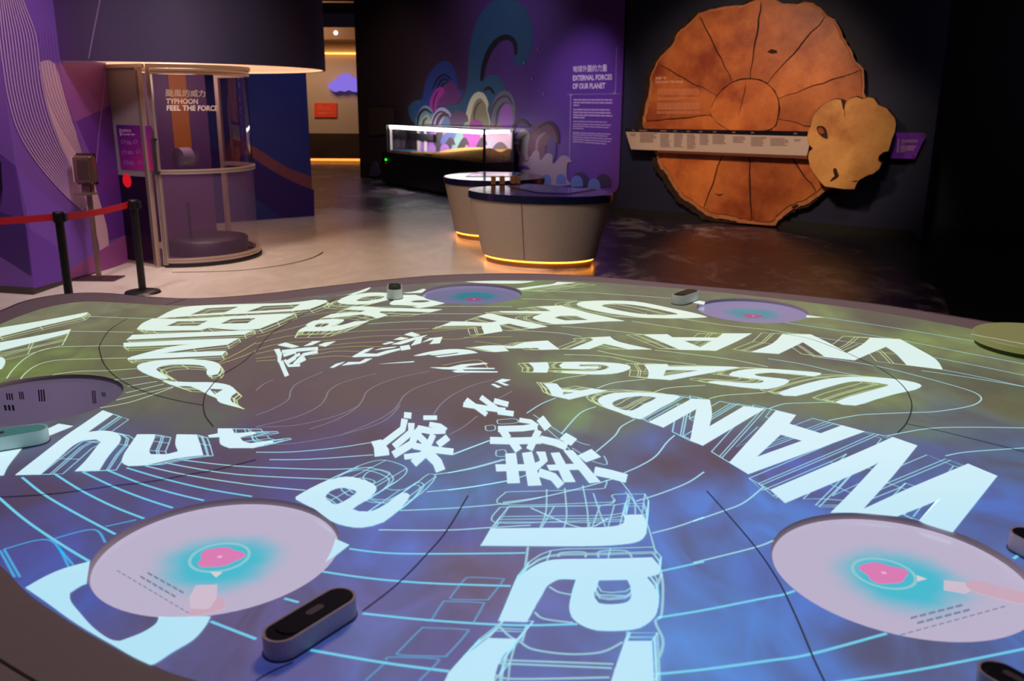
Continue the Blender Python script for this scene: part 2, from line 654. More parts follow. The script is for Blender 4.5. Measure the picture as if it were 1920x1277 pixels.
TEAL = (42, 78, 112)
DK = (26, 14, 30)
wave([(640, 650), (655, 600), (720, 580), (900, 610), (960, 560), (985, 450), (992, 320), (1015, 190), (1060, 80), (1130, 8), (1230, -10), (1312, 40), (1357, 130), (1365, 230), (1345, 320), (1318, 378), (1280, 380), (1245, 350), (1268, 318), (1270, 262), (1240, 215), (1190, 207), (1130, 250), (1092, 330), (1066, 420), (1064, 468), (1110, 437), (1160, 440), (1198, 490), (1205, 560), (1130, 660), (1000, 735), (700, 725)], TEAL)
wstroke([(1066, 470), (1078, 385), (1115, 290), (1170, 228), (1225, 218), (1260, 255), (1264, 318)], 34, DK)
wave([(715, 600), (735, 500), (772, 412), (825, 362), (872, 358), (908, 398), (926, 480), (930, 520), (960, 520), (950, 570), (880, 612), (760, 650), (670, 640)], (42, 60, 132))
wave([(800, 600), (830, 520), (870, 470), (905, 480), (935, 530), (950, 545), (930, 590), (880, 612), (820, 614)], (100, 48, 112))
wstroke([(780, 520), (810, 460), (850, 434), (888, 462)], 12, DK)
wstroke([(805, 520), (825, 475), (855, 458), (875, 480)], 11, DK)
wstroke([(825, 515), (842, 492), (866, 478)], 11, DK)
wave([(768, 640), (768, 580), (795, 525), (830, 505), (850, 522), (842, 548), (818, 575), (806, 610), (800, 640)], (160, 50, 150))
wstroke([(785, 640), (790, 580), (815, 525)], 8, DK)
wstroke([(1080, 525), (1110, 510), (1138, 545)], 18, DK)
wave([(1110, 738), (1118, 640), (1150, 560), (1192, 526), (1232, 540), (1258, 590), (1262, 660), (1240, 738)], (96, 98, 116))
wstroke([(1112, 738), (1125, 640), (1165, 575), (1215, 560), (1248, 610)], 14, (66, 50, 78))
wstroke([(1150, 738), (1160, 650), (1190, 605), (1225, 600)], 14, (66, 50, 78))
wave([(1170, 738), (1180, 640), (1212, 598), (1242, 640), (1245, 738)], (138, 84, 170))
wave([(968, 735), (978, 650), (1005, 570), (1042, 534), (1082, 546), (1106, 600), (1100, 640), (1110, 738)], (190, 192, 168))
wave([(1000, 738), (1010, 650), (1030, 590), (1062, 570), (1090, 610), (1095, 640), (1108, 738)], (128, 124, 98))
wstroke([(1022, 738), (1025, 660), (1042, 610), (1068, 590)], 12, (92, 66, 80))
wave([(690, 735), (690, 680), (712, 630), (745, 612), (778, 640), (790, 690), (780, 735)], (104, 136, 156))
wstroke([(692, 728), (705, 665), (740, 635), (778, 660)], 16, DK)
wave([(712, 735), (720, 690), (748, 665), (770, 690), (768, 735)], (158, 166, 140))
wstroke([(725, 735), (732, 700), (752, 684)], 14, (78, 62, 66))
wave([(770, 735), (785, 670), (815, 630), (850, 626), (885, 655), (890, 690), (875, 735)], (172, 160, 204))
wstroke([(778, 735), (795, 680), (830, 648), (880, 670)], 12, (64, 44, 62))
wstroke([(805, 735), (820, 690), (850, 665), (885, 690)], 22, (84, 56, 66))
wave([(835, 735), (845, 690), (868, 675), (885, 700), (885, 735)], (94, 120, 160))
wave(ell(936, 700, 54, 58, 0, 360, 12), (96, 70, 104))
wave([(965, 720), (985, 705), (990, 735), (965, 738)], (150, 160, 140))
wave(ell(1035, 738, 42, 42, 0, 360, 12), (150, 60, 142))
wave(ell(1128, 742, 16, 22, 0, 360, 10), (160, 110, 116))
wave(ell(1168, 742, 18, 22, 0, 360, 10), (160, 110, 116))
# right of the case
wstroke([(1255, 760), (1265, 715), (1305, 700), (1350, 735)], 20, (72, 44, 52))
wave([(1260, 850), (1275, 780), (1310, 750), (1345, 770), (1352, 830), (1340, 930), (1300, 920)], (150, 140, 142))
wstroke([(1290, 880), (1296, 810), (1330, 780)], 12, (96, 78, 88))
wave([(1340, 920), (1345, 800), (1375, 730), (1430, 705), (1480, 715), (1508, 770), (1515, 830), (1480, 820), (1440, 850), (1430, 930)], (112, 68, 92))
wstroke([(1400, 740), (1460, 712), (1505, 760), (1512, 835)], 22, (66, 38, 58))
wstroke([(1385, 900), (1395, 810), (1440, 770)], 16, (150, 110, 126))
wave([(1440, 930), (1450, 830), (1475, 790), (1500, 830), (1490, 930)], (88, 60, 120))
wave([(1285, 930), (1300, 880), (1325, 878), (1335, 920), (1355, 905), (1375, 876), (1400, 880), (1408, 930), (1430, 910), (1450, 890), (1478, 900), (1482, 950), (1505, 935), (1530, 905), (1565, 908), (1590, 940), (1565, 950), (1562, 1040), (1578, 1075), (1400, 1075), (1300, 1000)], (158, 136, 152))
wstroke([(1310, 900), (1320, 935), (1345, 925)], 10, (110, 84, 104))
wave(ell(1315, 985, 34, 24, 180, 360, 10), (92, 50, 140), smooth=False)
for cx, cy, r in ((1447, 1042, 25), (1530, 1042, 28)):
    wave(ell(cx, cy, r, r * 1.2, 180, 360, 10) + [(cx + r, cy + 30), (cx - r, cy + 30)], (92, 112, 178), smooth=False)
for cx, cy, r in ((1640, 1050, 46), (1775, 1055, 42)):
    wave(ell(cx, cy, r, r * 1.1, 180, 360, 10) + [(cx + r, cy + 30), (cx - r, cy + 30)], (58, 44, 84), smooth=False)
for cx, cy, r in ((1622, 1058, 34), (1722, 1078, 36)):
    wave(ell(cx, cy, r, r * 1.15, 180, 360, 10) + [(cx + r, cy + 26), (cx - r, cy + 26)], (96, 118, 184), smooth=False)
for x, y in ((1396, 285), (1362, 460), (1428, 547), (1315, 365)):
    wave(ell(x, y, 6, 9, 0, 360, 8), (120, 96, 150), name='print_dot')
# pale figure low on the left part of the wall
wave([(418, 1018), (425, 970), (440, 940), (455, 940), (468, 975), (472, 1018)], (70, 66, 92), base=0.004)

# lettering of the mural panel
T_WHITE = mat('lettering_white', (240, 226, 236), 0.5)
wf = lambda u, v: WM.at(u, v, 0.016)
PT = lambda pts: WM.pxs(tile(1040, 90, 6.08, pts), 0.016)
text_quad('lettering', '地球外圍的力量', wf, PT([(208, 277), (596, 268), (598, 182), (208, 205)]), T_WHITE, mural, 0.010)
text_quad('lettering', 'EXTERNAL FORCES', wf, PT([(207, 374), (654, 362), (655, 298), (207, 312)]), T_WHITE, mural, 0.03)
text_quad('lettering', 'OF OUR PLANET', wf, PT([(205, 468), (574, 462), (578, 396), (206, 404)]), T_WHITE, mural, 0.03)
M_FL = mat('panel_line', (176, 150, 196), 0.5)
fl = []
for poly in ([(135, 526), (745, 520), (745, 525), (135, 531)], [(166, 1276), (172, 1276), (186, 565), (178, 565)], [(695, 480), (690, 480), (704, -20), (709, -20)]):
    fl.append(g_prism(PT(poly), wfn(WM), 0.008, 0.016))
for poly in ([(176, 575), (176, 526), (215, 525), (192, 540)], [(692, 472), (692, 522), (652, 522), (680, 508)]):
    fl.append(g_prism(PT(poly), wfn(WM), 0.008, 0.017))
mk('frame_line', *join_geo(fl), M_FL, mural)
tl = []
for y, x0, x1, dy in ((590, 215, 660, 3), (622, 215, 660, 4), (652, 213, 280, 1), (702, 213, 630, 4), (733, 212, 642, 8), (764, 212, 655, 10), (792, 212, 340, 3),
                      (836, 210, 595, 10), (866, 210, 638, 14), (890, 208, 622, 18), (915, 208, 330, 5), (965, 207, 636, 18), (988, 207, 600, 18), (1014, 206, 650, 24), (1040, 206, 636, 28), (1066, 205, 585, 28)):
    x = x0
    hh = 8 if y < 800 else 5
    while x < x1:
        wlen = random.uniform(26, 80)
        xe = min(x + wlen, x1)
        ya, yb = y + dy * (x - x0) / (x1 - x0), y + dy * (xe - x0) / (x1 - x0)
        tl.append(g_prism(PT([(x, ya + hh), (xe, yb + hh), (xe, yb - hh), (x, ya - hh)]), wfn(WM), 0.008, 0.0165))
        x = xe + 7
tlo = mk('text_line', *join_geo(tl), mat('small_text', (206, 176, 214), 0.5), mural)
tlo['kind'] = 'stuff'
# access hatch on the dark part of the wall
h0 = WM.pxs([(695, 254), (741, 250), (741, 202), (694, 201)])
hatch = thing('wall_hatch', WM.at(*WM.px(718, 250), 0), 'plain dark brown hatch board on the dark wall left of the showcase', 'hatch')
mk('hatch_board', *g_prism(h0, wfn(WM), 0.012, 0.045), mat('hatch_brown', (66, 52, 44), 0.6), hatch)
mk('hatch_edge', *g_prism([(a[0] + (a[0] - h0[0][0]) * 0.0 + dx, a[1] + dz) for a, dx, dz in zip(h0, (-0.03, 0.03, 0.03, -0.03), (-0.03, -0.03, 0.03, 0.03))], wfn(WM), 0.010, 0.03), mat('hatch_edge', (26, 22, 22), 0.6), hatch)

# =================================================================== SHOWCASE
SA, SB = PZ(717, 346), PZ(908, 380.5)
WS = Wall((SA.x, SA.y), (SB.x, SB.y))
z_top = WS.px(908, 244)[1]
z_gl = WS.px(908, 305.5)[1]
# depth so that the right-hand edge lands at x = 964
Ls = WS.len
dep = 0.2
for k in range(200):
    dd = 0.2 + k * 0.01
    p = WS.at(Ls, z_top, -dd)
    q = CAMR.transposed() @ (p - CP)
    if W / 2 + FPX * q.x / -q.z >= 964:
        dep = dd
        break
dep = min(dep, 1.0)
case = thing('showcase', WS.at(Ls / 2, 0, -dep / 2), 'long glass showcase with a lit model of a sandy shore on a black base', 'showcase')
M_CB = mat('case_black', (14, 13, 16), 0.45)
ul = WS.px(725, 290)[0]
mk('base', *g_wbox(WS, 0.0, Ls, 0.06, z_gl, -dep, 0.0), M_CB, case)
mk('plinth', *g_wbox(WS, 0.05, Ls - 0.05, 0.0, 0.06, -dep, -0.06), mat('plinth_black', (8, 8, 9), 0.6), case)
GL = glass('case_glass', (235, 238, 240), 0.10)
mk('glass_pane', *g_wbox(WS, ul, Ls, z_gl, z_top, -0.012, -0.004), GL, case)
mk('glass_pane', *g_wbox(WS, Ls - 0.012, Ls - 0.004, z_gl, z_top, -dep, -0.012), GL, case)
mk('glass_pane', *g_wbox(WS, ul, ul + 0.008, z_gl, z_top, -dep, -0.012), GL, case)
M_FR = mat('case_frame', (16, 15, 18), 0.4)
for u, o in ((Ls - 0.03, -0.03), (Ls - 0.05, -dep), (ul, -0.03), (ul, -dep)):
    mk('frame_post', *g_wbox(WS, u, u + 0.035, z_gl, z_top, o, o + 0.035), M_FR, case)
mk('glass_pane', *g_wbox(WS, ul, Ls, z_top, z_top + 0.008, -dep, 0.0), GL, case)
for o0, o1 in ((-0.03, 0.01), (-dep, -dep + 0.03)):
    mk('top_frame', *g_wbox(WS, ul - 0.02, Ls + 0.01, z_top + 0.008, z_top + 0.022, o0, o1), M_FR, case)
M_LED = emis('case_led', (255, 244, 240), 14.0)
mk('light_strip', *g_wbox(WS, ul + 0.06, Ls - 0.06, z_top - 0.075, z_top - 0.008, -0.10, -0.05), M_LED, case)
mk('light_strip', *g_wbox(WS, Ls - 0.12, Ls - 0.07, z_top - 0.06, z_top - 0.008, -dep + 0.06, -0.12), M_LED, case)
# white end post inside, water and sand terrain, printed backdrop
mk('end_panel', *g_wbox(WS, ul + 0.04, ul + 0.09, z_gl, z_top - 0.02, -0.10, -0.05), mat('case_white', (205, 190, 180), 0.6), case)
for uu in (0.30, 0.62):
    mk('mullion', *g_wbox(WS, ul + uu, ul + uu + 0.10, z_gl, z_top - 0.05, -dep + 0.02, -dep + 0.06), mat('case_white', (205, 190, 180), 0.6), case)
mk('back_rail', *g_wbox(WS, ul + 0.12, ul + 1.1, z_gl + 0.26, z_gl + 0.40, -dep + 0.06, -dep + 0.10), M_CB, case)
nx, ny = 40, 8
V, F = [], []
for j in range(ny + 1):
    for i in range(nx + 1):
        t = i / nx
        u = ul + 0.16 + (Ls - 0.06 - ul - 0.16) * t
        o = -0.03 - (dep - 0.08) * j / ny
        hgt = 0.03 + 0.24 * max(0, t - 0.22) ** 0.8 + 0.02 * math.sin(9 * t + 2.5 * j / ny) * min(1, 3 * t)
        if t > 0.45:
            hgt += 0.03 * math.sin(6 * t + j)
        V.append(WS.at(u, z_gl + max(0.02, hgt), o))
for j in range(ny):
    for i in range(nx):
        a = j * (nx + 1) + i
        F.append((a, a + 1, a + nx + 2, a + nx + 1))
bi = len(V)
for i in range(nx + 1):
    v = V[i].copy()
    v.z = z_gl
    V.append(v)
for i in range(nx):
    F.append((bi + i, bi + i + 1, i + 1, i))
for j in range(ny + 1):
    v = V[j * (nx + 1) + nx].copy()
    v.z = z_gl
    V.append(v)
for j in range(ny):
    F.append((j * (nx + 1) + nx, bi + nx + 1 + j, bi + nx + 2 + j, (j + 1) * (nx + 1) + nx))
mk('sand_terrain', V, F, mat('sand', (170, 118, 46), 0.9, noise=0.3, nscale=14), case, True)
mk('water', *g_wbox(WS, ul + 0.14, ul + 2.0, z_gl, z_gl + 0.055, -dep + 0.03, -0.03), mat('model_water', (60, 92, 112), 0.15), case)
bk = mk('backdrop', *g_wbox(WS, ul + 0.95, Ls - 0.04, z_gl, z_top - 0.05, -dep + 0.015, -dep + 0.03), mat('backdrop_pink', (170, 140, 160), 0.6), case)
CT = lambda pts: tile(680, 200, 6.0, pts)


def cwave(pts, rgb, smooth=True):
    wave_z[0] += 0.0003
    p = WS.pxs(CT(pts), -dep + 0.03)
    if smooth:
        p = catmull(p, True, 3)
    mk('backdrop_wave', *g_prism(p, wfn(WS), -dep + 0.031, -dep + 0.030 + wave_z[0] * 0.5), mat('print_%d_%d_%d' % rgb, rgb, 0.6), bk)


wave_z[0] = 0.004
cwave([(600, 500), (620, 300), (700, 280), (760, 300), (760, 500)], (56, 62, 110))
cwave([(740, 500), (760, 290), (800, 280), (820, 380), (790, 500)], (150, 74, 160))
cwave([(820, 500), (800, 380), (840, 280), (900, 290), (890, 400), (900, 500)], (60, 46, 60))
cwave([(880, 420), (900, 330), (960, 290), (1100, 280), (1060, 400), (980, 480)], (84, 92, 150))
cwave([(1060, 300), (1160, 290), (1120, 380), (1060, 480), (1010, 480), (1020, 420)], (128, 166, 160))
cwave([(1130, 310), (1300, 280), (1320, 400), (1270, 490), (1180, 500), (1180, 400)], (166, 70, 166))
for cx in (985, 1140, 1345):
    cwave([(cx - 90, 530), (cx - 60, 430), (cx - 10, 350), (cx + 30, 360), (cx + 60, 430), (cx + 20, 430), (cx + 10, 480), (cx + 40, 530)], (62, 44, 54))
cwave([(1445, 530), (1480, 440), (1540, 396), (1600, 420), (1640, 490), (1600, 480), (1590, 530)], (74, 56, 66))
for cx, cy, r in ((655, 440, 42), (780, 470, 44), (925, 480, 52)):
    cwave(ell(cx, cy, r, r * 1.15, 180, 360, 8) + [(cx + r, 545), (cx - r, 545)], (150, 96, 168), False)
cwave([(1400, 510), (1420, 450), (1440, 380), (1460, 375), (1455, 440), (1430, 500)], (130, 160, 200))
sl = WS.px(722, 299)
mk('green_lamp', *g_tube(WS.at(sl[0] + 0.06, sl[1], 0.0), WS.at(sl[0] + 0.06, sl[1], 0.02), 0.022, 12), emis('led_green', (20, 255, 40), 3.0), case)
mk('red_lamp', *g_tube(WS.at(sl[0] + 0.06, sl[1] - 0.07, 0.0), WS.at(sl[0] + 0.06, sl[1] - 0.07, 0.02), 0.014, 12), emis('led_red', (120, 20, 16), 1.0), case)
lamp('case_lamp', 'AREA', WS.at(Ls * 0.55, z_top - 0.09, -0.12), WS.at(Ls * 0.55, z_gl, -dep * 0.6), 44, (1.0, 0.92, 0.92), Ls * 0.8, size_y=0.08).rotation_euler.rotate_axis('Z', 0)
lo = bpy.data.objects['case_lamp']
zax = (WS.at(Ls * 0.55, z_top - 0.09, -0.12) - WS.at(Ls * 0.55, z_gl, -dep * 0.6)).normalized()
xax = WS.u
yax = zax.cross(xax).normalized()
lo.rotation_euler = Matrix((xax, yax, zax)).transposed().to_euler()

# =================================================================== KIOSKS
M_KB = mat('kiosk_beige', (158, 146, 134), 0.55, noise=0.04, nscale=30)
M_KT = mat('kiosk_navy', (20, 22, 52), 0.12, spec=0.6)
M_KL = emis('kiosk_led', (255, 150, 40), 9.0)
M_KS = mat('kiosk_screen_sheen', (30, 34, 52), 0.10, emit=(62, 74, 122), strength=0.18)  # bluish reflection put into the screen as faint emission
M_KD = mat('kiosk_recess', (8, 8, 14), 0.3)


def kiosk(label, c, a, b, rot, ztop, screen_px, bottom=0.80, flip=0.0):
    t = thing('touch_table', (c[0], c[1], 0), label, 'display table')
    L = dict(sx=a, sy=b, rot=rot)
    mk('body', *g_lathe(c, [(bottom, 0.085), (0.975, ztop - 0.085)], 64, **L), M_KB, t, True)
    mk('base_plate', *g_lathe(c, [(0, 0.085), (bottom, 0.085), (bottom, 0.08), (bottom - 0.06, 0.08)], 64, **L), mat('kiosk_under', (150, 130, 110), 0.6), t)
    mk('toe_kick', *g_lathe(c, [(bottom - 0.06, 0.0), (bottom - 0.06, 0.085)], 64, **L), mat('kiosk_toe', (120, 96, 66), 0.5), t, True)
    mk('light_strip', *g_lathe(c, [(bottom - 0.05, 0.062), (bottom - 0.03, 0.062), (bottom - 0.03, 0.078), (bottom - 0.05, 0.078)], 64, **L), M_KL, t)
    mk('top', *g_lathe(c, [(0, ztop), (0.985, ztop), (1.0, ztop - 0.008), (1.0, ztop - 0.078), (0.97, ztop - 0.085), (0.5, ztop - 0.085)], 64, **L), M_KT, t)
    sp = [PZ(x, y, ztop) for x, y in screen_px]
    sp2 = [(p.x, p.y) for p in sp]
    mk('recess', *g_prism(sp2, flat_z(ztop), 0.001, 0.004), M_KD, t)
    cx = sum(p[0] for p in sp2) / len(sp2)
    cy = sum(p[1] for p in sp2) / len(sp2)
    mk('screen', *g_prism([(cx + (p[0] - cx) * 0.90, cy + (p[1] - cy) * 0.84 - 0.02) for p in sp2], flat_z(ztop), 0.004, 0.006), M_KS, t)
    # vertical joint in the cladding
    for ang in (flip,):
        v = []
        for r, z in ((bottom + 0.001, 0.086), (0.976, ztop - 0.086)):
            for da in (-0.006, 0.006):
                x, y = r * a * math.cos(ang + da) * 1.002, r * b * math.sin(ang + da) * 1.002
                v.append((c[0] + x * math.cos(rot) - y * math.sin(rot), c[1] + x * math.sin(rot) + y * math.cos(rot), z))
        mk('joint', v, [(0, 1, 3, 2)], mat('kiosk_joint', (70, 58, 48), 0.7), t)
    return t


ZK = 0.80
kl, kr = PZ(884, 352, ZK), PZ(1147, 364, ZK)
kf, kb = PZ(1030, 380, ZK), PZ(1003, 343.5, ZK)
kc = ((kl.x + kr.x) / 2, (kl.y + kr.y) / 2)
KT = lambda pts: tile(820, 290, 5.333, pts)
kiosk('large beige touch table with navy top and amber light underneath, nearest the projection table', kc,
      (kr - kl).length / 2 * 0.995, 0.62, math.atan2(kr.y - kl.y, kr.x - kl.x), ZK,
      KT([(690, 318), (900, 287), (1590, 352), (1330, 395), (1000, 385)]), 0.80, math.radians(-88))
kl2, kr2 = PZ(832, 330, ZK), PZ(1022, 331, ZK)
kc2 = ((kl2.x + kr2.x) / 2, (kl2.y + kr2.y) / 2)
kiosk('smaller beige touch table behind the larger one, in front of the showcase', kc2,
      (kr2 - kl2).length / 2, 0.72, math.atan2(kr2.y - kl2.y, kr2.x - kl2.x), ZK,
      KT([(275, 222), (420, 172), (860, 178), (800, 222)]), 0.80, math.radians(-60))
# little wooden blocks on the near touch table
for i, (x, y, w_, h_, lab) in enumerate(((560, 300, 46, 78, 'leftmost of the small wooden blocks on the near touch table'),
                                         (648, 298, 54, 76, 'second small wooden block from the left on the near touch table'),
                                         (757, 292, 52, 72, 'third small wooden block from the left on the near touch table'),
                                         (808, 292, 44, 62, 'rightmost small wooden block on the near touch table'))):
    p = PZ(820 + x / 5.333, 290 + y / 5.333, ZK)
    sc = (p - CP).length / FPX / 5.333
    bw, bh = w_ * sc, h_ * sc
    t = thing('wooden_block', (p.x, p.y + bw / 2, ZK), lab, 'block', 'wooden blocks on the touch table')
    bm = bmesh.new()
    bmesh.ops.create_cube(bm, size=1.0)
    bmesh.ops.scale(bm, vec=(bw, bw, bh), verts=bm.verts)
    bmesh.ops.bevel(bm, geom=bm.edges[:], offset=0.006, segments=2, affect='EDGES')
    bmesh.ops.translate(bm, vec=(0, 0, bh / 2), verts=bm.verts)
    me = bpy.data.meshes.new('block_body')
    bm.to_mesh(me)
    bm.free()
    me.materials.append(mat('block_wood', (128, 78, 44), 0.6, noise=0.3, nscale=30))
    o = bpy.data.objects.new('block_body', me)
    COL.objects.link(o)
    o.parent = t
    mk('block_cap', *g_box(p.x - bw * 0.42, p.x + bw * 0.42, p.y + bw * 0.08, p.y + bw * 0.92, ZK + bh, ZK + bh + 0.006), mat('block_cap', (170, 120, 80), 0.6), t)

# =================================================================== TREE SLICES
TN = lambda pts: tile(1140, 0, 2.7766, pts)


def wood_material(name, c0, c1, center, ring=26.0, noise_amt=0.9):
    m = bpy.data.materials.new(name)
    m.use_nodes = True
    nt = m.node_tree
    L = nt.links
    b = nt.nodes['Principled BSDF']
    b.inputs['Roughness'].default_value = 0.42
    tc = nt.nodes.new('ShaderNodeTexCoord')
    mp = nt.nodes.new('ShaderNodeMapping')
    mp.inputs['Location'].default_value = tuple(-x for x in center)
    L.new(tc.outputs['Object'], mp.inputs['Vector'])
    wv = nt.nodes.new('ShaderNodeTexWave')
    wv.wave_type = 'RINGS'
    wv.rings_direction = 'SPHERICAL'
    wv.inputs['Scale'].default_value = ring
    wv.inputs['Distortion'].default_value = 3.5
    wv.inputs['Detail'].default_value = 3
    wv.inputs['Detail Scale'].default_value = 0.6
    L.new(mp.outputs[0], wv.inputs['Vector'])
    nz = nt.nodes.new('ShaderNodeTexNoise')
    nz.inputs['Scale'].default_value = 1.6
    nz.inputs['Detail'].default_value = 7
    nz.inputs['Roughness'].default_value = 0.62
    L.new(mp.outputs[0], nz.inputs['Vector'])
    mx = nt.nodes.new('ShaderNodeMix')
    mx.inputs['Factor'].default_value = 0.045
    L.new(nz.outputs['Fac'], mx.inputs[2])
    L.new(wv.outputs['Fac'], mx.inputs[3])
    r = nt.nodes.new('ShaderNodeValToRGB')
    r.color_ramp.elements[0].position = 0.34
    r.color_ramp.elements[0].color = (*lin(c0), 1)
    r.color_ramp.elements[1].position = 0.66
    r.color_ramp.elements[1].color = (*lin(c1), 1)
    L.new(mx.outputs[0], r.inputs['Fac'])
    oi = nt.nodes.new('ShaderNodeObjectInfo')
    hs = nt.nodes.new('ShaderNodeHueSaturation')
    mrv = nt.nodes.new('ShaderNodeMapRange')
    mrv.inputs[3].default_value = 0.85
    mrv.inputs[4].default_value = 1.15
    L.new(oi.outputs['Random'], mrv.inputs[0])
    L.new(mrv.outputs[0], hs.inputs['Value'])
    L.new(r.outputs['Color'], hs.inputs['Color'])
    L.new(hs.outputs['Color'], b.inputs['Base Color'])
    bp = nt.nodes.new('ShaderNodeBump')
    bp.inputs['Strength'].default_value = 0.15
    L.new(nz.outputs['Fac'], bp.inputs['Height'])
    L.new(bp.outputs['Normal'], b.inputs['Normal'])
    return m


OFF_T = 0.14
out_px = TN([(180, 632), (190, 570), (212, 470), (226, 380), (248, 330), (270, 295), (328, 240), (350, 190), (400, 140), (430, 112), (470, 68),
             (560, 45), (640, 30), (720, 20), (762, 0), (800, -6), (850, -10), (900, 15), (960, 20), (1050, 12), (1100, 35), (1140, 80),
             (1190, 120), (1220, 190), (1260, 250), (1290, 320), (1330, 360), (1334, 450), (1336, 540), (1336, 640), (1326, 720),
             (1290, 820), (1230, 920), (1140, 990), (1100, 1020), (1020, 1070), (960, 1090), (900, 1140), (850, 1180), (752, 1172),
             (700, 1162), (640, 1150), (600, 1140), (560, 1140), (490, 1105), (430, 1060), (380, 1030), (350, 990), (320, 940), (300, 905), (265, 860), (250, 810), (222, 740), (188, 668)])
out_uv = WT.pxs(out_px, OFF_T)
rnd = random.Random(21)
out_uv = [(u + (rnd.uniform(-0.014, 0.014) if k % 3 else 0), v + (rnd.uniform(-0.014, 0.014) if k % 3 else 0)) for k, (u, v) in enumerate(catmull(out_uv, True, 3))]
ctr = WT.px(*TN([(713, 545)])[0], OFF_T)
crack_in = TN([(535, 600), (570, 498), (648, 430), (741, 411), (830, 437), (886, 515), (884, 620), (850, 672), (728, 690), (640, 684)])
crack_out_idx = [3 * k for k in (0, 4, 10, 15, 21, 26, 30, 34, 39, 44)]
tree = thing('tree_slice', WT.at(ctr[0], 0, 0), 'huge round cross-section of a reddish tree trunk mounted on the dark wall', 'tree slice')
cw = WT.at(ctr[0], ctr[1], OFF_T)
M_W = wood_material('redwood_face', (140, 54, 22), (218, 126, 62), tuple(cw - Vector(tree.location)), 9.0)
M_BARK = mat('bark', (46, 28, 20), 0.9, noise=0.5, nscale=12, bump=0.6)
M_SAP = mat('sapwood', (186, 116, 70), 0.6, noise=0.2, nscale=10)
# backing disc (bark), slightly larger and offset to the left and below
bark = []
rnd = random.Random(3)
for (u, v) in catmull(out_uv, True, 2):
    du, dv = u - ctr[0], v - ctr[1]
    k = 1.015 + 0.02 * rnd.random()
    bark.append((ctr[0] + du * k - 0.06, max(0.02, ctr[1] + dv * k - 0.02)))
mk('bark_rim', *g_prism(bark, wfn(WT), 0.005, OFF_T - 0.03), M_BARK, tree)
sap = [(ctr[0] + (u - ctr[0]) * 1.0, max(0.03, ctr[1] + (v - ctr[1]) * 1.0)) for u, v in out_uv]
mk('sapwood_ring', *g_prism(sap, wfn(WT), OFF_T - 0.03, OFF_T - 0.012), M_SAP, tree)
mk('crack_core', *g_prism([(ctr[0] + (u - ctr[0]) * 0.955, ctr[1] + (v - ctr[1]) * 0.955) for u, v in out_uv], wfn(WT), OFF_T - 0.012, OFF_T - 0.010), mat('crack_dark', (30, 16, 10), 0.9), tree)
ins = WT.pxs(crack_in, OFF_T)
nseg = len(ins)


def jag(a, b, n, amp, seed):
    r = random.Random(seed)
    out = []
    d = Vector((b[0] - a[0], b[1] - a[1]))
    nn = Vector((-d.y, d.x)).normalized()
    for i in range(1, n):
        t = i / n
        o = nn * r.uniform(-amp, amp)
        out.append((a[0] + d.x * t + o.x, a[1] + d.y * t + o.y))
    return out


for i in range(nseg):
    j = (i + 1) % nseg
    a, b = crack_out_idx[i], crack_out_idx[j]
    idx = list(range(a, b + 1)) if b > a else list(range(a, len(out_uv))) + list(range(0, b + 1))
    rim = [(ctr[0] + (out_uv[k][0] - ctr[0]) * (0.968 if out_uv[k][1] < 1.3 or k < 8 else 0.985), ctr[1] + (out_uv[k][1] - ctr[1]) * (0.962 if out_uv[k][1] < 1.3 else 0.985)) for k in idx]
    ja = jag(ins[i], rim[0], 9, 0.014, 100 + i)
    jb = jag(ins[j], rim[-1], 9, 0.014, 100 + j)
    mid = (ctr[0] + ((ins[i][0] + ins[j][0]) / 2 - ctr[0]) * 1.06, ctr[1] + ((ins[i][1] + ins[j][1]) / 2 - ctr[1]) * 1.06)
    poly = [ins[i]] + ja + rim + jb[::-1] + [ins[j], mid]
    # pull the piece in a little so that a crack shows
    gx = sum(p[0] for p in poly) / len(poly)
    gy = sum(p[1] for p in poly) / len(poly)
    gap = 0.013 if i in (2, 3, 7, 8) else 0.009
    poly2 = []
    for p in poly:
        d = Vector((gx - p[0], gy - p[1]))
        poly2.append((p[0] + d.normalized().x * gap, p[1] + d.normalized().y * gap))
    mk('wood_segment', *g_prism(poly2, wfn(WT), OFF_T - 0.012, OFF_T + 0.006), M_W, tree)
cen = [(ctr[0] + (p[0] - ctr[0]), ctr[1] + (p[1] - ctr[1])) for p in catmull(ins, True, 4)]
cen = [(ctr[0] + (p[0] - ctr[0]) * 0.985, ctr[1] + (p[1] - ctr[1]) * 0.985) for p in cen]
mk('wood_core', *g_prism(cen, wfn(WT), OFF_T - 0.012, OFF_T + 0.007), M_W, tree)
mk('crack', *g_prism(WT.pxs(TN([(720, 412), (714, 480), (692, 560), (676, 620), (688, 560), (708, 480)]), OFF_T + 0.008), wfn(WT), OFF_T + 0.004, OFF_T + 0.009), mat('crack_brown', (90, 40, 24), 0.9), tree)
for pl in ([(828, 270), (850, 255), (878, 262), (882, 276), (850, 280)], [(548, 1005), (575, 1012), (606, 1010), (580, 1020)], [(955, 1075), (990, 1062), (985, 1074), (960, 1085)]):
    mk('knot', *g_prism(WT.pxs(TN(pl), OFF_T + 0.008), wfn(WT), OFF_T + 0.004, OFF_T + 0.010), mat('knot_dark', (52, 24, 14), 0.9), tree)
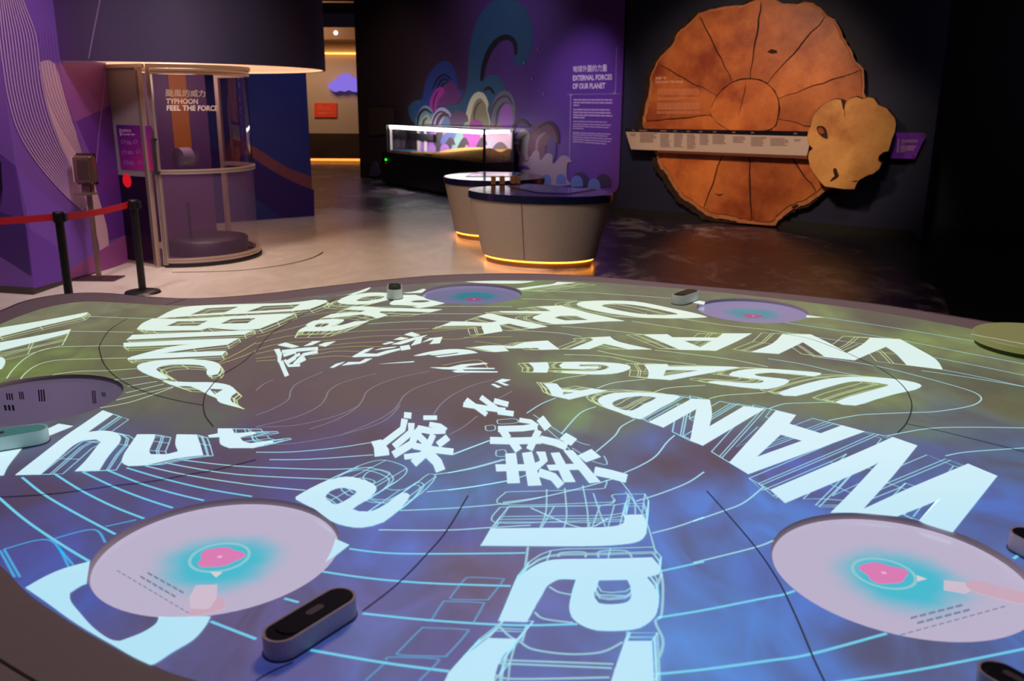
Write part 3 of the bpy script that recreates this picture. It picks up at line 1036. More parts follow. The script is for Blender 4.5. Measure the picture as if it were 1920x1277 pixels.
# lettering printed on the slice
M_GL = mat('slice_lettering', (226, 172, 150), 0.6)
tf = lambda u, v: WT.at(u, v, OFF_T + 0.010)
TP = lambda pts: WT.pxs(tile(1160, 110, 6.08, pts), OFF_T + 0.010)
text_quad('lettering', '解讀年輪', tf, TP([(420, 240), (546, 240), (546, 206), (420, 206)]), M_GL, tree, 0.02)
text_quad('lettering', 'DECODING TREE RINGS', tf, TP([(418, 280), (735, 278), (735, 250), (418, 252)]), M_GL, tree, 0.02)
tl = []
for y, x0, x1 in ((350, 445, 905), (366, 445, 915), (384, 440, 920), (404, 440, 905), (448, 440, 915), (464, 440, 680), (512, 438, 920), (528, 438, 920), (544, 436, 920), (560, 436, 930), (574, 436, 900), (606, 434, 925), (622, 434, 930)):
    x = x0
    while x < x1:
        xe = min(x + random.uniform(25, 70), x1)
        tl.append(g_prism(TP([(x, y + 4), (xe, y + 4), (xe, y - 4), (x, y - 4)]), wfn(WT), OFF_T + 0.006, OFF_T + 0.009))
        x = xe + 6
o = mk('text_line', *join_geo(tl), mat('slice_text', (214, 140, 112), 0.6), tree)
o['kind'] = 'stuff'

# reading rail across the slice
OB = 0.30
rail = thing('timeline_rail', WT.at(WT.px(1345, 265, OB)[0], WT.px(1345, 290, OB)[1], 0.15), 'long pale timeline panel with a dark top strip across the big tree slice', 'panel')
RB = lambda pts: WT.pxs(pts, OB)
mk('panel', *g_prism(RB([(1173, 247), (1521, 256), (1513, 292), (1183, 280)]), wfn(WT), OB - 0.02, OB), mat('rail_white', (206, 186, 178), 0.35), rail)
mk('top_strip', *g_prism(RB([(1171, 240.5), (1522, 246.5), (1521, 256), (1173, 247)]), wfn(WT), OB - 0.02, OB + 0.002), mat('rail_dark', (18, 16, 30), 0.25), rail)
mk('support', *g_prism(RB([(1232, 281.5), (1513, 292), (1513, 298), (1232, 286)]), wfn(WT), 0.15, OB - 0.012), mat('rail_wood', (120, 56, 26), 0.6), rail)
tl = []
for x0, x1, ya, yb in ((1182, 1193, 251, 254), (1200, 1232, 250, 266), (1238, 1258, 251, 276), (1264, 1282, 251, 276), (1288, 1306, 252, 280), (1312, 1330, 252, 272), (1336, 1362, 253, 270), (1374, 1398, 256, 269), (1408, 1438, 257, 275), (1444, 1480, 259, 273), (1489, 1504, 261, 266)):
    y = ya
    while y < yb:
        xe = x0 + (x1 - x0) * random.uniform(0.7, 1.0)
        tl.append(g_prism(RB([(x0, y + 1.3), (xe, y + 1.4), (xe, y), (x0, y)]), wfn(WT), OB - 0.004, OB + 0.0015))
        y += 2.6
o = mk('text_line', *join_geo(tl), mat('rail_text', (120, 96, 96), 0.6), rail)
o['kind'] = 'stuff'
tl = [g_prism(RB([(x, 244.8 + (x - 1172) * 0.021), (x + w_, 244.8 + (x + w_ - 1172) * 0.021), (x + w_, 243 + (x + w_ - 1172) * 0.02), (x, 243 + (x - 1172) * 0.02)]), wfn(WT), OB, OB + 0.004)
      for x, w_ in ((1185, 5), (1199, 14), (1238, 12), (1263, 6), (1288, 6), (1311, 6), (1337, 6), (1373, 6), (1408, 6), (1488, 7))]
o = mk('year_label', *join_geo(tl), mat('rail_year', (150, 110, 100), 0.6), rail)
o['kind'] = 'stuff'

# small pale slice in front on the right
OS = 0.46
TO = lambda pts: tile(1500, 160, 5.804, pts)
sm_px = TO([(445, 158), (400, 150), (350, 162), (290, 190), (220, 240), (165, 300), (135, 360), (120, 440), (90, 500), (78, 570), (95, 640), (140, 690), (100, 720), (88, 790), (110, 880), (150, 960), (220, 1050), (270, 1100), (380, 1115), (480, 1128), (590, 1130), (620, 1060), (645, 1030), (730, 980), (800, 960), (860, 910), (885, 850), (850, 820), (855, 770), (900, 730), (960, 715), (985, 640), (1000, 580), (1030, 510), (1043, 420), (1030, 360), (980, 300), (940, 250), (850, 215), (835, 190), (800, 140), (740, 130), (680, 150), (610, 125), (530, 150), (495, 215), (472, 268), (458, 205)])
sm = WT.pxs(sm_px, OS)
sc_ = WT.px(*TO([(600, 640)])[0], OS)
burl = thing('burl_slice', WT.at(sc_[0], sc_[1] - 0.6, OS - 0.2), 'small irregular pale brown wood slice with a knot hole, overlapping the big slice', 'tree slice')
M_W2 = wood_material('pale_wood_face', (160, 98, 48), (222, 164, 96), tuple(WT.at(sc_[0], sc_[1], OS) - Vector(burl.location)), 16.0)
mk('wood_face', *g_prism(sm, wfn(WT), OS - 0.015, OS), M_W2, burl)
rnd = random.Random(5)
mk('bark_edge', *g_prism([(sc_[0] + (u - sc_[0]) * (1.0 + 0.02 * rnd.random()), sc_[1] + (v - sc_[1]) * (1.0 + 0.02 * rnd.random())) for u, v in sm], wfn(WT), OS - 0.13, OS - 0.015), M_BARK, burl)
mk('bracket', *g_wbox(WT, sc_[0] - 0.12, sc_[0] + 0.12, sc_[1] - 0.12, sc_[1] + 0.12, OFF_T + 0.008, OS - 0.13), mat('bracket_steel', (60, 58, 60), 0.4, metal=0.8), burl)
M_KN = mat('knot_dark', (52, 24, 14), 0.9)
for pl, m_ in (([(180, 460), (205, 442), (250, 445), (285, 480), (300, 540), (300, 582), (255, 570), (210, 535), (190, 500)], M_KN),
               ([(195, 470), (230, 460), (255, 490), (262, 520), (225, 528), (200, 505)], mat('knot_ring', (150, 72, 28), 0.8)),
               ([(365, 905), (395, 905), (412, 950), (424, 985), (390, 1020), (325, 1048), (350, 1010), (375, 985), (362, 940)], M_KN),
               ([(455, 165), (500, 165), (485, 230), (490, 330), (484, 340), (480, 270), (468, 255)], M_KN),
               ([(560, 1045), (640, 1035), (600, 1052)], M_KN)):
    wave_z[0] += 0.001
    mk('knot', *g_prism(catmull(WT.pxs(TO(pl), OS), True, 3), wfn(WT), OS - 0.004, OS + 0.002 + (0.002 if m_ is not M_KN else 0)), m_, burl)
# purple label at the right
OLb = 0.10
lab = thing('purple_label', WT.at(WT.px(1702, 273, OLb)[0], WT.px(1702, 297, OLb)[1], 0), 'slanted purple information label on the dark wall right of the small wood slice', 'label')
LBp = lambda pts: WT.pxs(TO(pts), OLb)
mk('label_board', *g_prism(LBp([(980, 795), (1000, 640), (1042, 514), (1340, 518), (1364, 530), (1366, 560), (1250, 800)]), wfn(WT), OLb - 0.012, OLb), mat('label_purple', (118, 42, 190), 0.45, noise=0.25, nscale=5), lab)
mk('label_bar', *g_prism(LBp([(1068, 585), (1080, 585), (1068, 732), (1054, 732)]), wfn(WT), OLb, OLb + 0.004), mat('label_text', (190, 140, 190), 0.5), lab)
tl = []
for y, x0, x1 in ((597, 1102, 1285), (615, 1100, 1285), (637, 1098, 1135), (662, 1092, 1262), (676, 1090, 1262), (690, 1090, 1240), (706, 1088, 1238), (722, 1086, 1150)):
    tl.append(g_prism(LBp([(x0, y + 4), (x1, y + 4), (x1, y - 4), (x0, y - 4)]), wfn(WT), OLb, OLb + 0.003))
o = mk('text_line', *join_geo(tl), mat('label_text', (190, 140, 190), 0.5), lab)
o['kind'] = 'stuff'
mk('mount', *g_wbox(WT, WT.px(1690, 275, OLb)[0], WT.px(1712, 275, OLb)[0], WT.px(1700, 285, OLb)[1], WT.px(1700, 265, OLb)[1], 0, OLb - 0.012), mat('label_mount', (30, 26, 34), 0.5), lab)
for (x, y) in ((1338, 546), (1236, 770)):
    c = WT.px(*TO([(x, y)])[0], OLb)
    mk('screw', *g_tube(WT.at(c[0], c[1], OLb), WT.at(c[0], c[1], OLb + 0.008), 0.016, 12), mat('brass_screw', (230, 160, 60), 0.2, metal=1.0), lab)

# =================================================================== LEFT PILLAR WALL, DRUM, BOOTH
LC = PZ(63, 553)
LE = PZ(240, 492)
WL = Wall((LC.x, LC.y), (LE.x, LE.y))
LF = PZ(0, 549)
fd = (Vector((LF.x, LF.y, 0)) - Vector((LC.x, LC.y, 0))).normalized()
far = Vector((LC.x, LC.y, 0)) + fd * 4.5
WF = Wall((far.x, far.y), (LC.x, LC.y))
base = [(LC.x, LC.y), (LE.x, LE.y), (LE.x - 3.8, LE.y + 1.2), (far.x, far.y + 0.1), (far.x, far.y)]
V, F = g_prism(base, lambda u, v, d: (u, v, d), 0.07, 4.65)
wl = struct(mk('wall_left', V, F, mat('left_wall_purple', (108, 68, 150), 0.6)))
mk('plinth', *g_prism([(LC.x + 0.0, LC.y + 0.0), (LE.x, LE.y), (LE.x - 3.8, LE.y + 1.2), (far.x, far.y + 0.1), (far.x, far.y)], lambda u, v, d: (u, v, d), 0.0, 0.07), mat('left_plinth', (60, 52, 48), 0.6), wl)
PP = lambda pts: tile(0, 100, 2.717, pts)
lw_z = [0.002]


def lprint(pts, rgb, smooth=False, wall=None, name='print_shape'):
    w_ = wall or WL
    lw_z[0] += 0.0006
    p = w_.pxs(PP(pts))
    if smooth:
        p = catmull(p, True, 3)
    return mk(name, *g_prism(p, wfn(w_), 0.0005, lw_z[0]), mat('print_%d_%d_%d' % rgb, rgb, 0.6), wl)


# big colour fields on the side face
lprint([(276, 52), (540, 60), (560, 270), (380, 350), (330, 230)], (128, 66, 130))
lprint([(560, 265), (610, 600), (635, 925), (555, 950), (520, 800), (490, 700), (480, 560), (390, 350)], (92, 36, 128))
lprint([(200, 50), (276, 52), (330, 230), (375, 370), (418, 510), (470, 640), (520, 800), (548, 920), (555, 1095), (512, 1108), (505, 980), (460, 840), (380, 640), (300, 440), (250, 300), (215, 140)], (186, 148, 160), True)
lprint([(82, 575), (200, 700), (340, 810), (450, 912), (500, 1000), (512, 1108), (360, 1148), (180, 1196), (150, 900)], (112, 70, 166))
lprint([(340, 1120), (380, 1080), (640, 925), (650, 1072), (512, 1108), (345, 1150)], (140, 66, 130))
lprint([(130, 880), (200, 930), (290, 985), (320, 1100), (345, 1150), (170, 1198)], (100, 54, 160))
# wavy moire lines
ca = [(-40, -420), (-20, -258), (-8, -100), (12, 60), (40, 230), (92, 400), (190, 560), (320, 710), (420, 800)]
cb = [(70, -420), (118, -258), (176, -100), (198, 60), (214, 180), (248, 320), (300, 460), (370, 600), (444, 770)]
NL = 13
for k in range(NL):
    t = k / (NL - 1)
    cpts = [(a[0] * (1 - t) + b[0] * t, a[1] * (1 - t) + b[1] * t) for a, b in zip(ca, cb)]
    uv = catmull(WL.pxs(PP(cpts)), False, 6)
    uv = [p for p in uv if p[0] > 0.012 and p[1] > 0.08]
    if len(uv) < 3:
        continue
    V, F = ribbon2d(uv, 0.020)
    mk('wavy_line', [WL.at(p[0], p[1], 0.0075) for p in V], F, mat('wavy_mauve', (168, 130, 172), 0.6), wl)
    V, F = ribbon2d([(p[0] * 0.55 + 0.55, p[1] * 0.8 + 0.62) for p in uv if p[1] < 2.2], 0.006)
    if k % 2 == 0 and len(V) > 4:
        V2 = [v for v in V]
        if max(v[0] for v in V2) < WL.len and min(v[1] for v in V2) > 0.1:
            mk('wavy_line', [WL.at(p[0], p[1], 0.0072) for p in V2], F, mat('wavy_faint', (140, 84, 150), 0.6), wl)
V, F = ribbon2d(WL.pxs(PP([(538, 75), (520, 250), (500, 420), (488, 560)])), 0.010)
mk('print_line', [WL.at(p[0], p[1], 0.006) for p in V], F, mat('wavy_mauve', (176, 138, 176), 0.6), wl)
# front face: darker shapes
lprint([(-300, 240), (0, 505), (80, 572), (128, 850), (-300, 700)], (84, 44, 128), wall=WF)
lprint([(-300, 700), (128, 850), (160, 1130), (-200, 900)], (60, 28, 100), wall=WF)

# drum over the booth
DC, DR, DZ = (-4.15, 10.75), 1.9, 2.12


def drum_material():
    m = bpy.data.materials.new('drum_print')
    m.use_nodes = True
    nt = m.node_tree
    L = nt.links
    b = nt.nodes['Principled BSDF']
    b.inputs['Roughness'].default_value = 0.55
    tc = nt.nodes.new('ShaderNodeTexCoord')
    sp = nt.nodes.new('ShaderNodeSeparateXYZ')
    L.new(tc.outputs['Object'], sp.inputs[0])
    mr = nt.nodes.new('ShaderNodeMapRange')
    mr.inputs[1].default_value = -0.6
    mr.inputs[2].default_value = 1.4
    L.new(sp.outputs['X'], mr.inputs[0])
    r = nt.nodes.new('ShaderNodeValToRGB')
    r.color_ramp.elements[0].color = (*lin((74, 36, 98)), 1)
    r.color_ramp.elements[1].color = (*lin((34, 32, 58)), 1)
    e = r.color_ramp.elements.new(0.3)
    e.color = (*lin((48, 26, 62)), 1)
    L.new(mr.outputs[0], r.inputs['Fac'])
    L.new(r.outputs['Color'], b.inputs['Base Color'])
    return m


drum = thing('booth_canopy', (DC[0], DC[1], DZ), 'large dark purple drum-shaped canopy above the glass booth', 'canopy')
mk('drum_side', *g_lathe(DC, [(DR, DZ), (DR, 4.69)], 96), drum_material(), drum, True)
mk('drum_edge', *g_lathe(DC, [(DR - 0.03, DZ), (DR, DZ), (DR, DZ - 0.004), (DR - 0.03, DZ - 0.004)], 96), mat('drum_edge_brown', (120, 70, 60), 0.6), drum)
mk('canopy_underside', *g_lathe(DC, [(0.0, DZ + 0.02), (DR - 0.03, DZ + 0.02), (DR - 0.03, DZ)], 96), mat('booth_ceiling', (225, 205, 185), 0.7, emit=(255, 196, 150), strength=0.85), drum)  # warm emission put into the pale underside of the canopy
# thin diagonal print line on the drum
dl = []
for k in range(9):
    ang = math.radians(-88.5 + k * 0.85)
    z = DZ + 0.02 + k * 0.09
    dl.append((ang, z))
V, F = [], []
for ang, z in dl:
    for da in (-0.004, 0.004):
        V.append((DC[0] + (DR + 0.003) * math.cos(ang + da), DC[1] + (DR + 0.003) * math.sin(ang + da), z))
for k in range(len(dl) - 1):
    F.append((2 * k, 2 * k + 1, 2 * k + 3, 2 * k + 2))
mk('print_line', V, F, mat('drum_line', (104, 78, 110), 0.6), drum)

# blue backing wall right behind the booth
B0, B1 = PZ(470, 414), PZ(588, 405)
bd = (Vector((B1.x, B1.y, 0)) - Vector((B0.x, B0.y, 0))).normalized()
b00 = Vector((B0.x, B0.y, 0)) - bd * 2.6
WB = Wall((b00.x, b00.y), (B1.x, B1.y))
wb = struct(mk('wall_booth', *g_wbox(WB, 0, WB.len, 0, 4.69, -0.15, 0), mat('booth_wall_blue', (40, 52, 132), 0.6)))
BT = lambda pts: tile(440, 100, 791 / 260, pts)
mk('print_band', *g_prism([(min(q[0], WB.len - 0.004), q[1]) for q in catmull(WB.pxs(BT([(-60, 560), (0, 475), (60, 500), (200, 590), (320, 660), (448, 710), (450, 775), (330, 730), (200, 660), (60, 575), (-20, 640)])), True, 3)], wfn(WB), 0.0005, 0.004), mat('print_128_70_84', (128, 70, 84), 0.6), wb)
mk('print_shape', *g_prism(WB.pxs(BT([(-300, 500), (60, 585), (200, 668), (330, 738), (452, 778), (455, 930), (270, 940), (60, 780), (-300, 560)])), wfn(WB), 0.0005, 0.003), mat('print_44_24_110', (44, 24, 110), 0.6), wb)
dots = []
for i in range(12):
    for j in range(16):
        x, y = 190 + i * 16, 250 + j * 20
        if (i * 7 + j * 5) % 11 < 7 and y < 300 + 40 * i:
            c = WB.px(*BT([(x, y)])[0])
            dots.append(g_prism([(c[0] - 0.008, c[1]), (c[0], c[1] - 0.008), (c[0] + 0.008, c[1]), (c[0], c[1] + 0.008)], wfn(WB), 0.0005, 0.003))
o = mk('print_dots', *join_geo(dots), mat('dot_violet', (88, 72, 130), 0.6), wb)
o['kind'] = 'stuff'

# booth
BC, BR = (-3.75, 10.16), 0.75
ZB = 2.08
booth = thing('wind_booth', (BC[0], BC[1], 0), 'curved glass cabin with aluminium frame under the dark canopy', 'booth')
M_AL = mat('aluminium', (196, 176, 160), 0.35, metal=0.7)
M_DK = mat('seal_black', (18, 16, 18), 0.6)
A0, A1 = -92.0, 74.0


def arc_pt(a, r=BR, z=0.0):
    return Vector((BC[0] + r * math.cos(math.radians(a)), BC[1] + r * math.sin(math.radians(a)), z))


zm = 1.02
GB = glass('booth_glass', (214, 206, 224), 0.10)
mk('door_glass', *g_lathe(BC, [(BR, zm), (BR, ZB - 0.03)], 48, A0 + 3, A1), GB, booth, True)
mk('door_panel', *g_lathe(BC, [(BR, 0.07), (BR, zm)], 48, A0 + 3, A1), film('booth_film', (150, 118, 152), 0.15), booth, True)
for z, hgt in ((0.05, 0.045), (zm - 0.02, 0.045), (ZB - 0.06, 0.05)):
    mk('rail', *g_lathe(BC, [(BR - 0.025, z), (BR + 0.025, z), (BR + 0.025, z + hgt * 0.42), (BR + 0.015, z + hgt * 0.5), (BR + 0.025, z + hgt * 0.58), (BR + 0.025, z + hgt), (BR - 0.025, z + hgt), (BR - 0.025, z)], 48, A0 + 1, A1), M_AL, booth)
mk('track', *g_lathe(BC, [(BR - 0.03, 0.0), (BR + 0.035, 0.0), (BR + 0.035, 0.03), (BR - 0.03, 0.03)], 48, A0, A1), M_DK, booth)


def post(a, r=BR, w_=0.05):
    p = arc_pt(a, r)
    d = Vector((math.cos(math.radians(a)), math.sin(math.radians(a)), 0))
    t = Vector((-d.y, d.x, 0))
    V = [p + d * sx * w_ / 2 + t * sy * w_ / 2 + Vector((0, 0, z)) for sx in (-1, 1) for sy in (-1, 1) for z in (0.03, ZB)]
    f = [(0, 1, 3, 2), (4, 6, 7, 5), (0, 4, 5, 1), (2, 3, 7, 6), (0, 2, 6, 4), (1, 5, 7, 3)]
    o = mk('post', V, f, M_AL, booth)
    g = []
    for s in (-0.18, 0.18):
        V = [p + d * (w_ / 2 + e) + t * (s * w_ + q) + Vector((0, 0, z)) for e in (0.0, 0.002) for q in (-0.003, 0.003) for z in (0.04, ZB - 0.01)]
        g.append((V, f))
    mk('groove', *join_geo(g), M_DK, o)
    return p


post(A0 + 1)
post(A1, w_=0.05)
pl = arc_pt(A0 + 1)
WP = Wall((LE.x, LE.y), (pl.x - 0.075, pl.y - 0.02))
V, F = g_wbox(WP, WP.len - 0.05, WP.len, 0.0, ZB, -0.02, 0.03)
o = mk('post', V, F, M_AL, booth)
g = [g_wbox(WP, WP.len - 0.04 + s, WP.len - 0.034 + s, 0.02, ZB - 0.02, 0.03, 0.032) for s in (0.0, 0.02)]
mk('groove', *join_geo(g), M_DK, o)
zsp = WP.px(250, 330)[1]
mk('fixed_panel', *g_wbox(WP, 0.0, WP.len - 0.05, zsp, ZB, -0.012, 0.0), mat('frosted_grey', (128, 116, 118), 0.35), booth)
mk('fixed_panel', *g_wbox(WP, 0.0, WP.len - 0.05, 0.03, zsp, -0.012, 0.0), mat('smoked_panel', (22, 12, 26), 0.12), booth)
mk('sill', *g_wbox(WP, 0.0, WP.len - 0.05, 0.0, 0.03, -0.02, 0.02), M_AL, booth)
mk('header', *g_wbox(WP, 0.0, WP.len + 0.03, ZB, DZ, -0.03, 0.03), M_AL, booth)
mk('header_ring', *g_lathe(BC, [(BR - 0.05, ZB), (BR + 0.04, ZB), (BR + 0.04, DZ), (BR - 0.05, DZ)], 48, A0, 200), mat('ring_grey', (150, 132, 120), 0.5), booth)
# red glow spot on the smoked panel (a lamp behind it)
rl = WP.px(238, 335)
mk('red_lamp', *g_tube(WP.at(rl[0], rl[1] - 0.02, 0.0), WP.at(rl[0], rl[1] - 0.02, 0.004), 0.075, 20), emis('red_glow', (225, 16, 36), 0.75), booth)
# handle
hp = [WP.px(303, y, 0.05) for y in (250, 320)]
hx = pl.x + 0.02
for z in (1.02, 1.36):
    mk('handle_stub', *g_box(hx - 0.01, hx + 0.012, pl.y - 0.10, pl.y - 0.02, z - 0.012, z + 0.012), M_DK, booth)
mk('handle', *g_box(hx - 0.013, hx + 0.015, pl.y - 0.12, pl.y - 0.09, 1.0, 1.38), M_DK, booth)
# lettering on the curved glass: map px to the cylinder


def cyl(px, py, r=BR + 0.004):
    d = ray(px, py)
    ox, oy = CP.x - BC[0], CP.y - BC[1]
    a = d.x ** 2 + d.y ** 2
    b_ = 2 * (ox * d.x + oy * d.y)
    c = ox * ox + oy * oy - r * r
    disc = max(0.0, b_ * b_ - 4 * a * c)
    t = (-b_ - math.sqrt(disc)) / (2 * a)
    p = CP + d * t
    return (math.atan2(p.y - BC[1], p.x - BC[0]) * r, p.z)


cyf = lambda u, v: (BC[0] + (BR + 0.006) * math.cos(u / (BR + 0.004)), BC[1] + (BR + 0.006) * math.sin(u / (BR + 0.004)), v)
CY = lambda pts: [cyl(*p) for p in tile(200, 120, 3.193, pts)]
M_BL = mat('booth_lettering', (238, 216, 200), 0.5, emit=(230, 200, 180), strength=0.12)
text_quad('lettering', '颱風的威力', cyf, CY([(352, 196), (590, 198), (590, 156), (352, 150)]), M_BL, booth, 0.008)
text_quad('lettering', 'TYPHOON', cyf, CY([(356, 238), (546, 240), (546, 208), (356, 206)]), M_BL, booth, 0.03)
text_quad('lettering', 'FEEL THE FORCE', cyf, CY([(360, 279), (662, 281), (664, 248), (360, 247)]), M_BL, booth, 0.03)
# interior: purple wall, amber strip, fan unit, stand
mk('inner_wall', *g_lathe((BC[0] - 0.15, BC[1] + 0.25), [(1.0, 0.0), (1.0, ZB)], 40, 88, 218), mat('inner_purple', (84, 50, 110), 0.5), booth, True)
mk('inner_strip', *g_lathe((BC[0] - 0.15, BC[1] + 0.25), [(0.985, 0.95), (0.985, ZB)], 10, 101, 113), mat('inner_amber', (150, 84, 28), 0.5, emit=(150, 74, 20), strength=0.15), booth, True)
mk('inner_floor', *g_lathe(BC, [(0, 0.012), (BR - 0.04, 0.012), (BR - 0.04, 0.0)], 40), mat('inner_floor', (92, 70, 96), 0.4), booth)
fp = PZ(357, 476)
mk('fan_pole', *g_tube((BC[0] - 0.02, BC[1] + 0.05, 0.012), (BC[0] - 0.02, BC[1] + 0.05, 0.62), 0.018), M_DK, booth)
mk('fan_foot', *g_lathe((BC[0] - 0.02, BC[1] + 0.05), [(0, 0.09), (0.05, 0.075), (0.06, 0.045), (0.05, 0.012)], 20), M_DK, booth, True)
mk('fan_head', *g_tube((BC[0] - 0.06, BC[1] - 0.02, 1.13), (BC[0] + 0.02, BC[1] + 0.1, 1.13), 0.11, 24), mat('fan_grey', (120, 100, 130), 0.4), booth)
mk('bench', *g_lathe((BC[0] + 0.1, BC[1] + 0.22), [(0, 0.20), (0.46, 0.20), (0.48, 0.18), (0.46, 0.012)], 32), mat('bench_dark', (34, 22, 36), 0.4), booth, True)
booth_light = lamp('booth_lamp', 'POINT', (BC[0], BC[1], 1.95), (0, 0, 0), 22, (1.0, 0.76, 0.66), 0.2)

# friendly tips poster
po = WP.pxs([(217, 234), (282, 236), (290, 320), (227, 317)], 0.008)
poster = thing('tips_poster', WP.at(*WP.px(253, 319, 0.008), 0.0), 'purple and magenta Friendly tips poster on the grey booth panel', 'poster')


def poster_material():
    m = bpy.data.materials.new('poster_print')
    m.use_nodes = True
    nt = m.node_tree
    b = nt.nodes['Principled BSDF']
    at_ = nt.nodes.new('ShaderNodeAttribute')
    at_.attribute_name = 'along'
    r = nt.nodes.new('ShaderNodeValToRGB')
    r.color_ramp.elements[0].color = (*lin((60, 20, 110)), 1)
    r.color_ramp.elements[1].color = (*lin((176, 30, 110)), 1)
    e = r.color_ramp.elements.new(0.5)
    e.color = (*lin((112, 20, 112)), 1)
    nt.links.new(at_.outputs['Fac'], r.inputs['Fac'])
    nt.links.new(r.outputs['Color'], b.inputs['Base Color'])
    return m


V, F = g_prism(po, wfn(WP), 0.001, 0.008)
o = mk('sheet', V, F, poster_material(), poster)
a_ = o.data.attributes.new('along', 'FLOAT', 'POINT')
for i, val in enumerate((0.0, 0.5, 1.0, 0.5) * 2):
    a_.data[i].value = val
PO = lambda pts: WP.pxs(tile(210, 220, 11.61, pts), 0.01)
pf = lambda u, v: WP.at(u, v, 0.010)
M_PT = mat('poster_text', (196, 150, 190), 0.5)
text_quad('lettering', '溫馨提示', pf, PO([(205, 326), (418, 328), (410, 262), (200, 260)]), M_PT, poster, 0.02)
text_quad('lettering', 'Friendly tips', pf, PO([(208, 402), (500, 402), (498, 346), (206, 344)]), M_PT, poster, 0.02)
mk('title_bar', *g_prism(PO([(165, 250), (180, 250), (195, 405), (178, 405)]), wfn(WP), 0.008, 0.011), M_PT, poster)
for cx, cy in ((242, 530), (510, 530), (262, 760), (570, 750), (296, 985), (605, 985)):
    ring = ell(cx, cy, 44, 44, 0, 360, 14)
    hole = ell(cx, cy, 34, 34, 0, 360, 14)
    mk('pictogram', *g_prism(PO(ring), wfn(WP), 0.008, 0.010, holes=[PO(hole)]), mat('poster_icon', (150, 90, 150), 0.5), poster)
tl = []
for cx, cy in ((310, 520), (630, 520), (340, 735), (655, 740), (362, 965), (680, 965)):
    for k in range(4):
        tl.append(g_prism(PO([(cx, cy + k * 20 + 8), (cx + 90 + 12 * k, cy + k * 20 + 8), (cx + 90 + 12 * k, cy + k * 20 - 3), (cx, cy + k * 20 - 3)]), wfn(WP), 0.008, 0.010))
o = mk('text_line', *join_geo(tl), mat('poster_icon', (150, 90, 150), 0.5), poster)
o['kind'] = 'stuff'

# curved groove in the floor where the door swings
gp = [PZ(x, y) for x, y in ((322, 511), (400, 509.5), (460, 506.5), (520, 499), (565, 490), (592, 481), (606, 473))]
gp = catmull([(p.x, p.y) for p in gp], False, 6)
V, F = ribbon2d(gp, 0.022)
groove = mk('door_track', [(v[0], v[1], 0.003) for v in V], F, mat('groove_dark', (40, 30, 28), 0.5))
tag(groove, 'thin dark curved door track set in the cream floor beside the booth', 'track')

# =================================================================== STANCHIONS, BELTS, SANITISER
M_SB = mat('stanchion_black', (14, 13, 16), 0.4)
M_BELT = mat('belt_red', (176, 16, 34), 0.6)


def stanchion(x, y, h, label):
    t = thing('belt_post', (x, y, 0), label, 'stanchion', 'black belt posts by the purple wall')
    mk('base', *g_lathe((x, y), [(0, 0.035), (0.10, 0.03), (0.155, 0.018), (0.165, 0.0)], 36), M_SB, t, True)
    mk('pole', *g_lathe((x, y), [(0.034, 0.02), (0.034, h - 0.09)], 24), M_SB, t, True)
    mk('belt_head', *g_lathe((x, y), [(0.034, h - 0.09), (0.045, h - 0.085), (0.045, h - 0.01), (0.04, h), (0, h)], 24), M_SB, t)
    mk('belt_clip', *g_box(x + 0.035, x + 0.062, y - 0.02, y + 0.02, h - 0.075, h - 0.015), M_SB, t)
    return t


pb = PZ(268, 549)
hb = None
d = ray(238, 375)
tt = math.hypot(pb.x, pb.y) / math.hypot(d.x, d.y)
hb = CAM_H + d.z * tt
pa = PZ(109, 397, hb)
post_a = stanchion(pa.x, pa.y, hb, 'black belt post with a red belt on both sides, nearer the left edge')
stanchion(pb.x, pb.y, hb, 'black belt post with round base beside the glass booth')
pc = PZ(-150, 408, hb)


def belt(a, b, post_):
    a, b = Vector(a), Vector(b)
    d = (b - a)
    n = 10
    V = []
    for i in range(n + 1):
        t = i / n
        p = a + d * t
        z = hb - 0.045 - 0.012 * math.sin(math.pi * t)
        for s in (-0.028, 0.028):
            V.append((p.x, p.y, z + s))
    F = [(2 * i, 2 * i + 1, 2 * i + 3, 2 * i + 2) for i in range(n)]
    o = mk('belt', V, F, M_BELT, post_)
    sm_ = o.modifiers.new('thickness', 'SOLIDIFY')
    sm_.thickness = 0.003
    sm_.offset = 0
    return o


belt((pa.x + 0.05, pa.y + 0.01, 0), (pb.x - 0.045, pb.y - 0.01, 0), post_a)
belt((pc.x, pc.y, 0), (pa.x - 0.045, pa.y, 0), post_a)

ps = PZ(186, 523)
san = thing('sanitiser_stand', (ps.x, ps.y, 0), 'hand sanitiser dispenser on a slim metal stand in front of the purple wall', 'dispenser')
zz = lambda px, py: CAM_H + ray(px, py).z * math.hypot(ps.x, ps.y) / math.hypot(ray(px, py).x, ray(px, py).y)
M_ST = mat('brushed_steel', (150, 128, 108), 0.35, metal=0.8)
z_low, z_hi = zz(166, 345), zz(163, 290)
mk('foot_plate', *g_box(ps.x - 0.19, ps.x + 0.21, ps.y - 0.13, ps.y + 0.13, 0.0, 0.012), mat('plate_brown', (74, 52, 50), 0.35, metal=0.4), san)
mk('post', *g_box(ps.x - 0.022, ps.x + 0.022, ps.y - 0.015, ps.y + 0.015, 0.012, z_low), M_ST, san)
mk('drip_tray', *g_box(ps.x - 0.085, ps.x + 0.085, ps.y - 0.14, ps.y + 0.03, zz(166, 364), zz(166, 361)), M_ST, san)
mk('tray_bracket', *g_box(ps.x - 0.07, ps.x + 0.05, ps.y + 0.005, ps.y + 0.025, zz(166, 363), z_low), M_ST, san)
bm = bmesh.new()
bmesh.ops.create_cube(bm, size=1.0)
bmesh.ops.scale(bm, vec=(0.19, 0.12, z_hi - z_low), verts=bm.verts)
bmesh.ops.bevel(bm, geom=bm.edges[:], offset=0.022, segments=3, affect='EDGES')
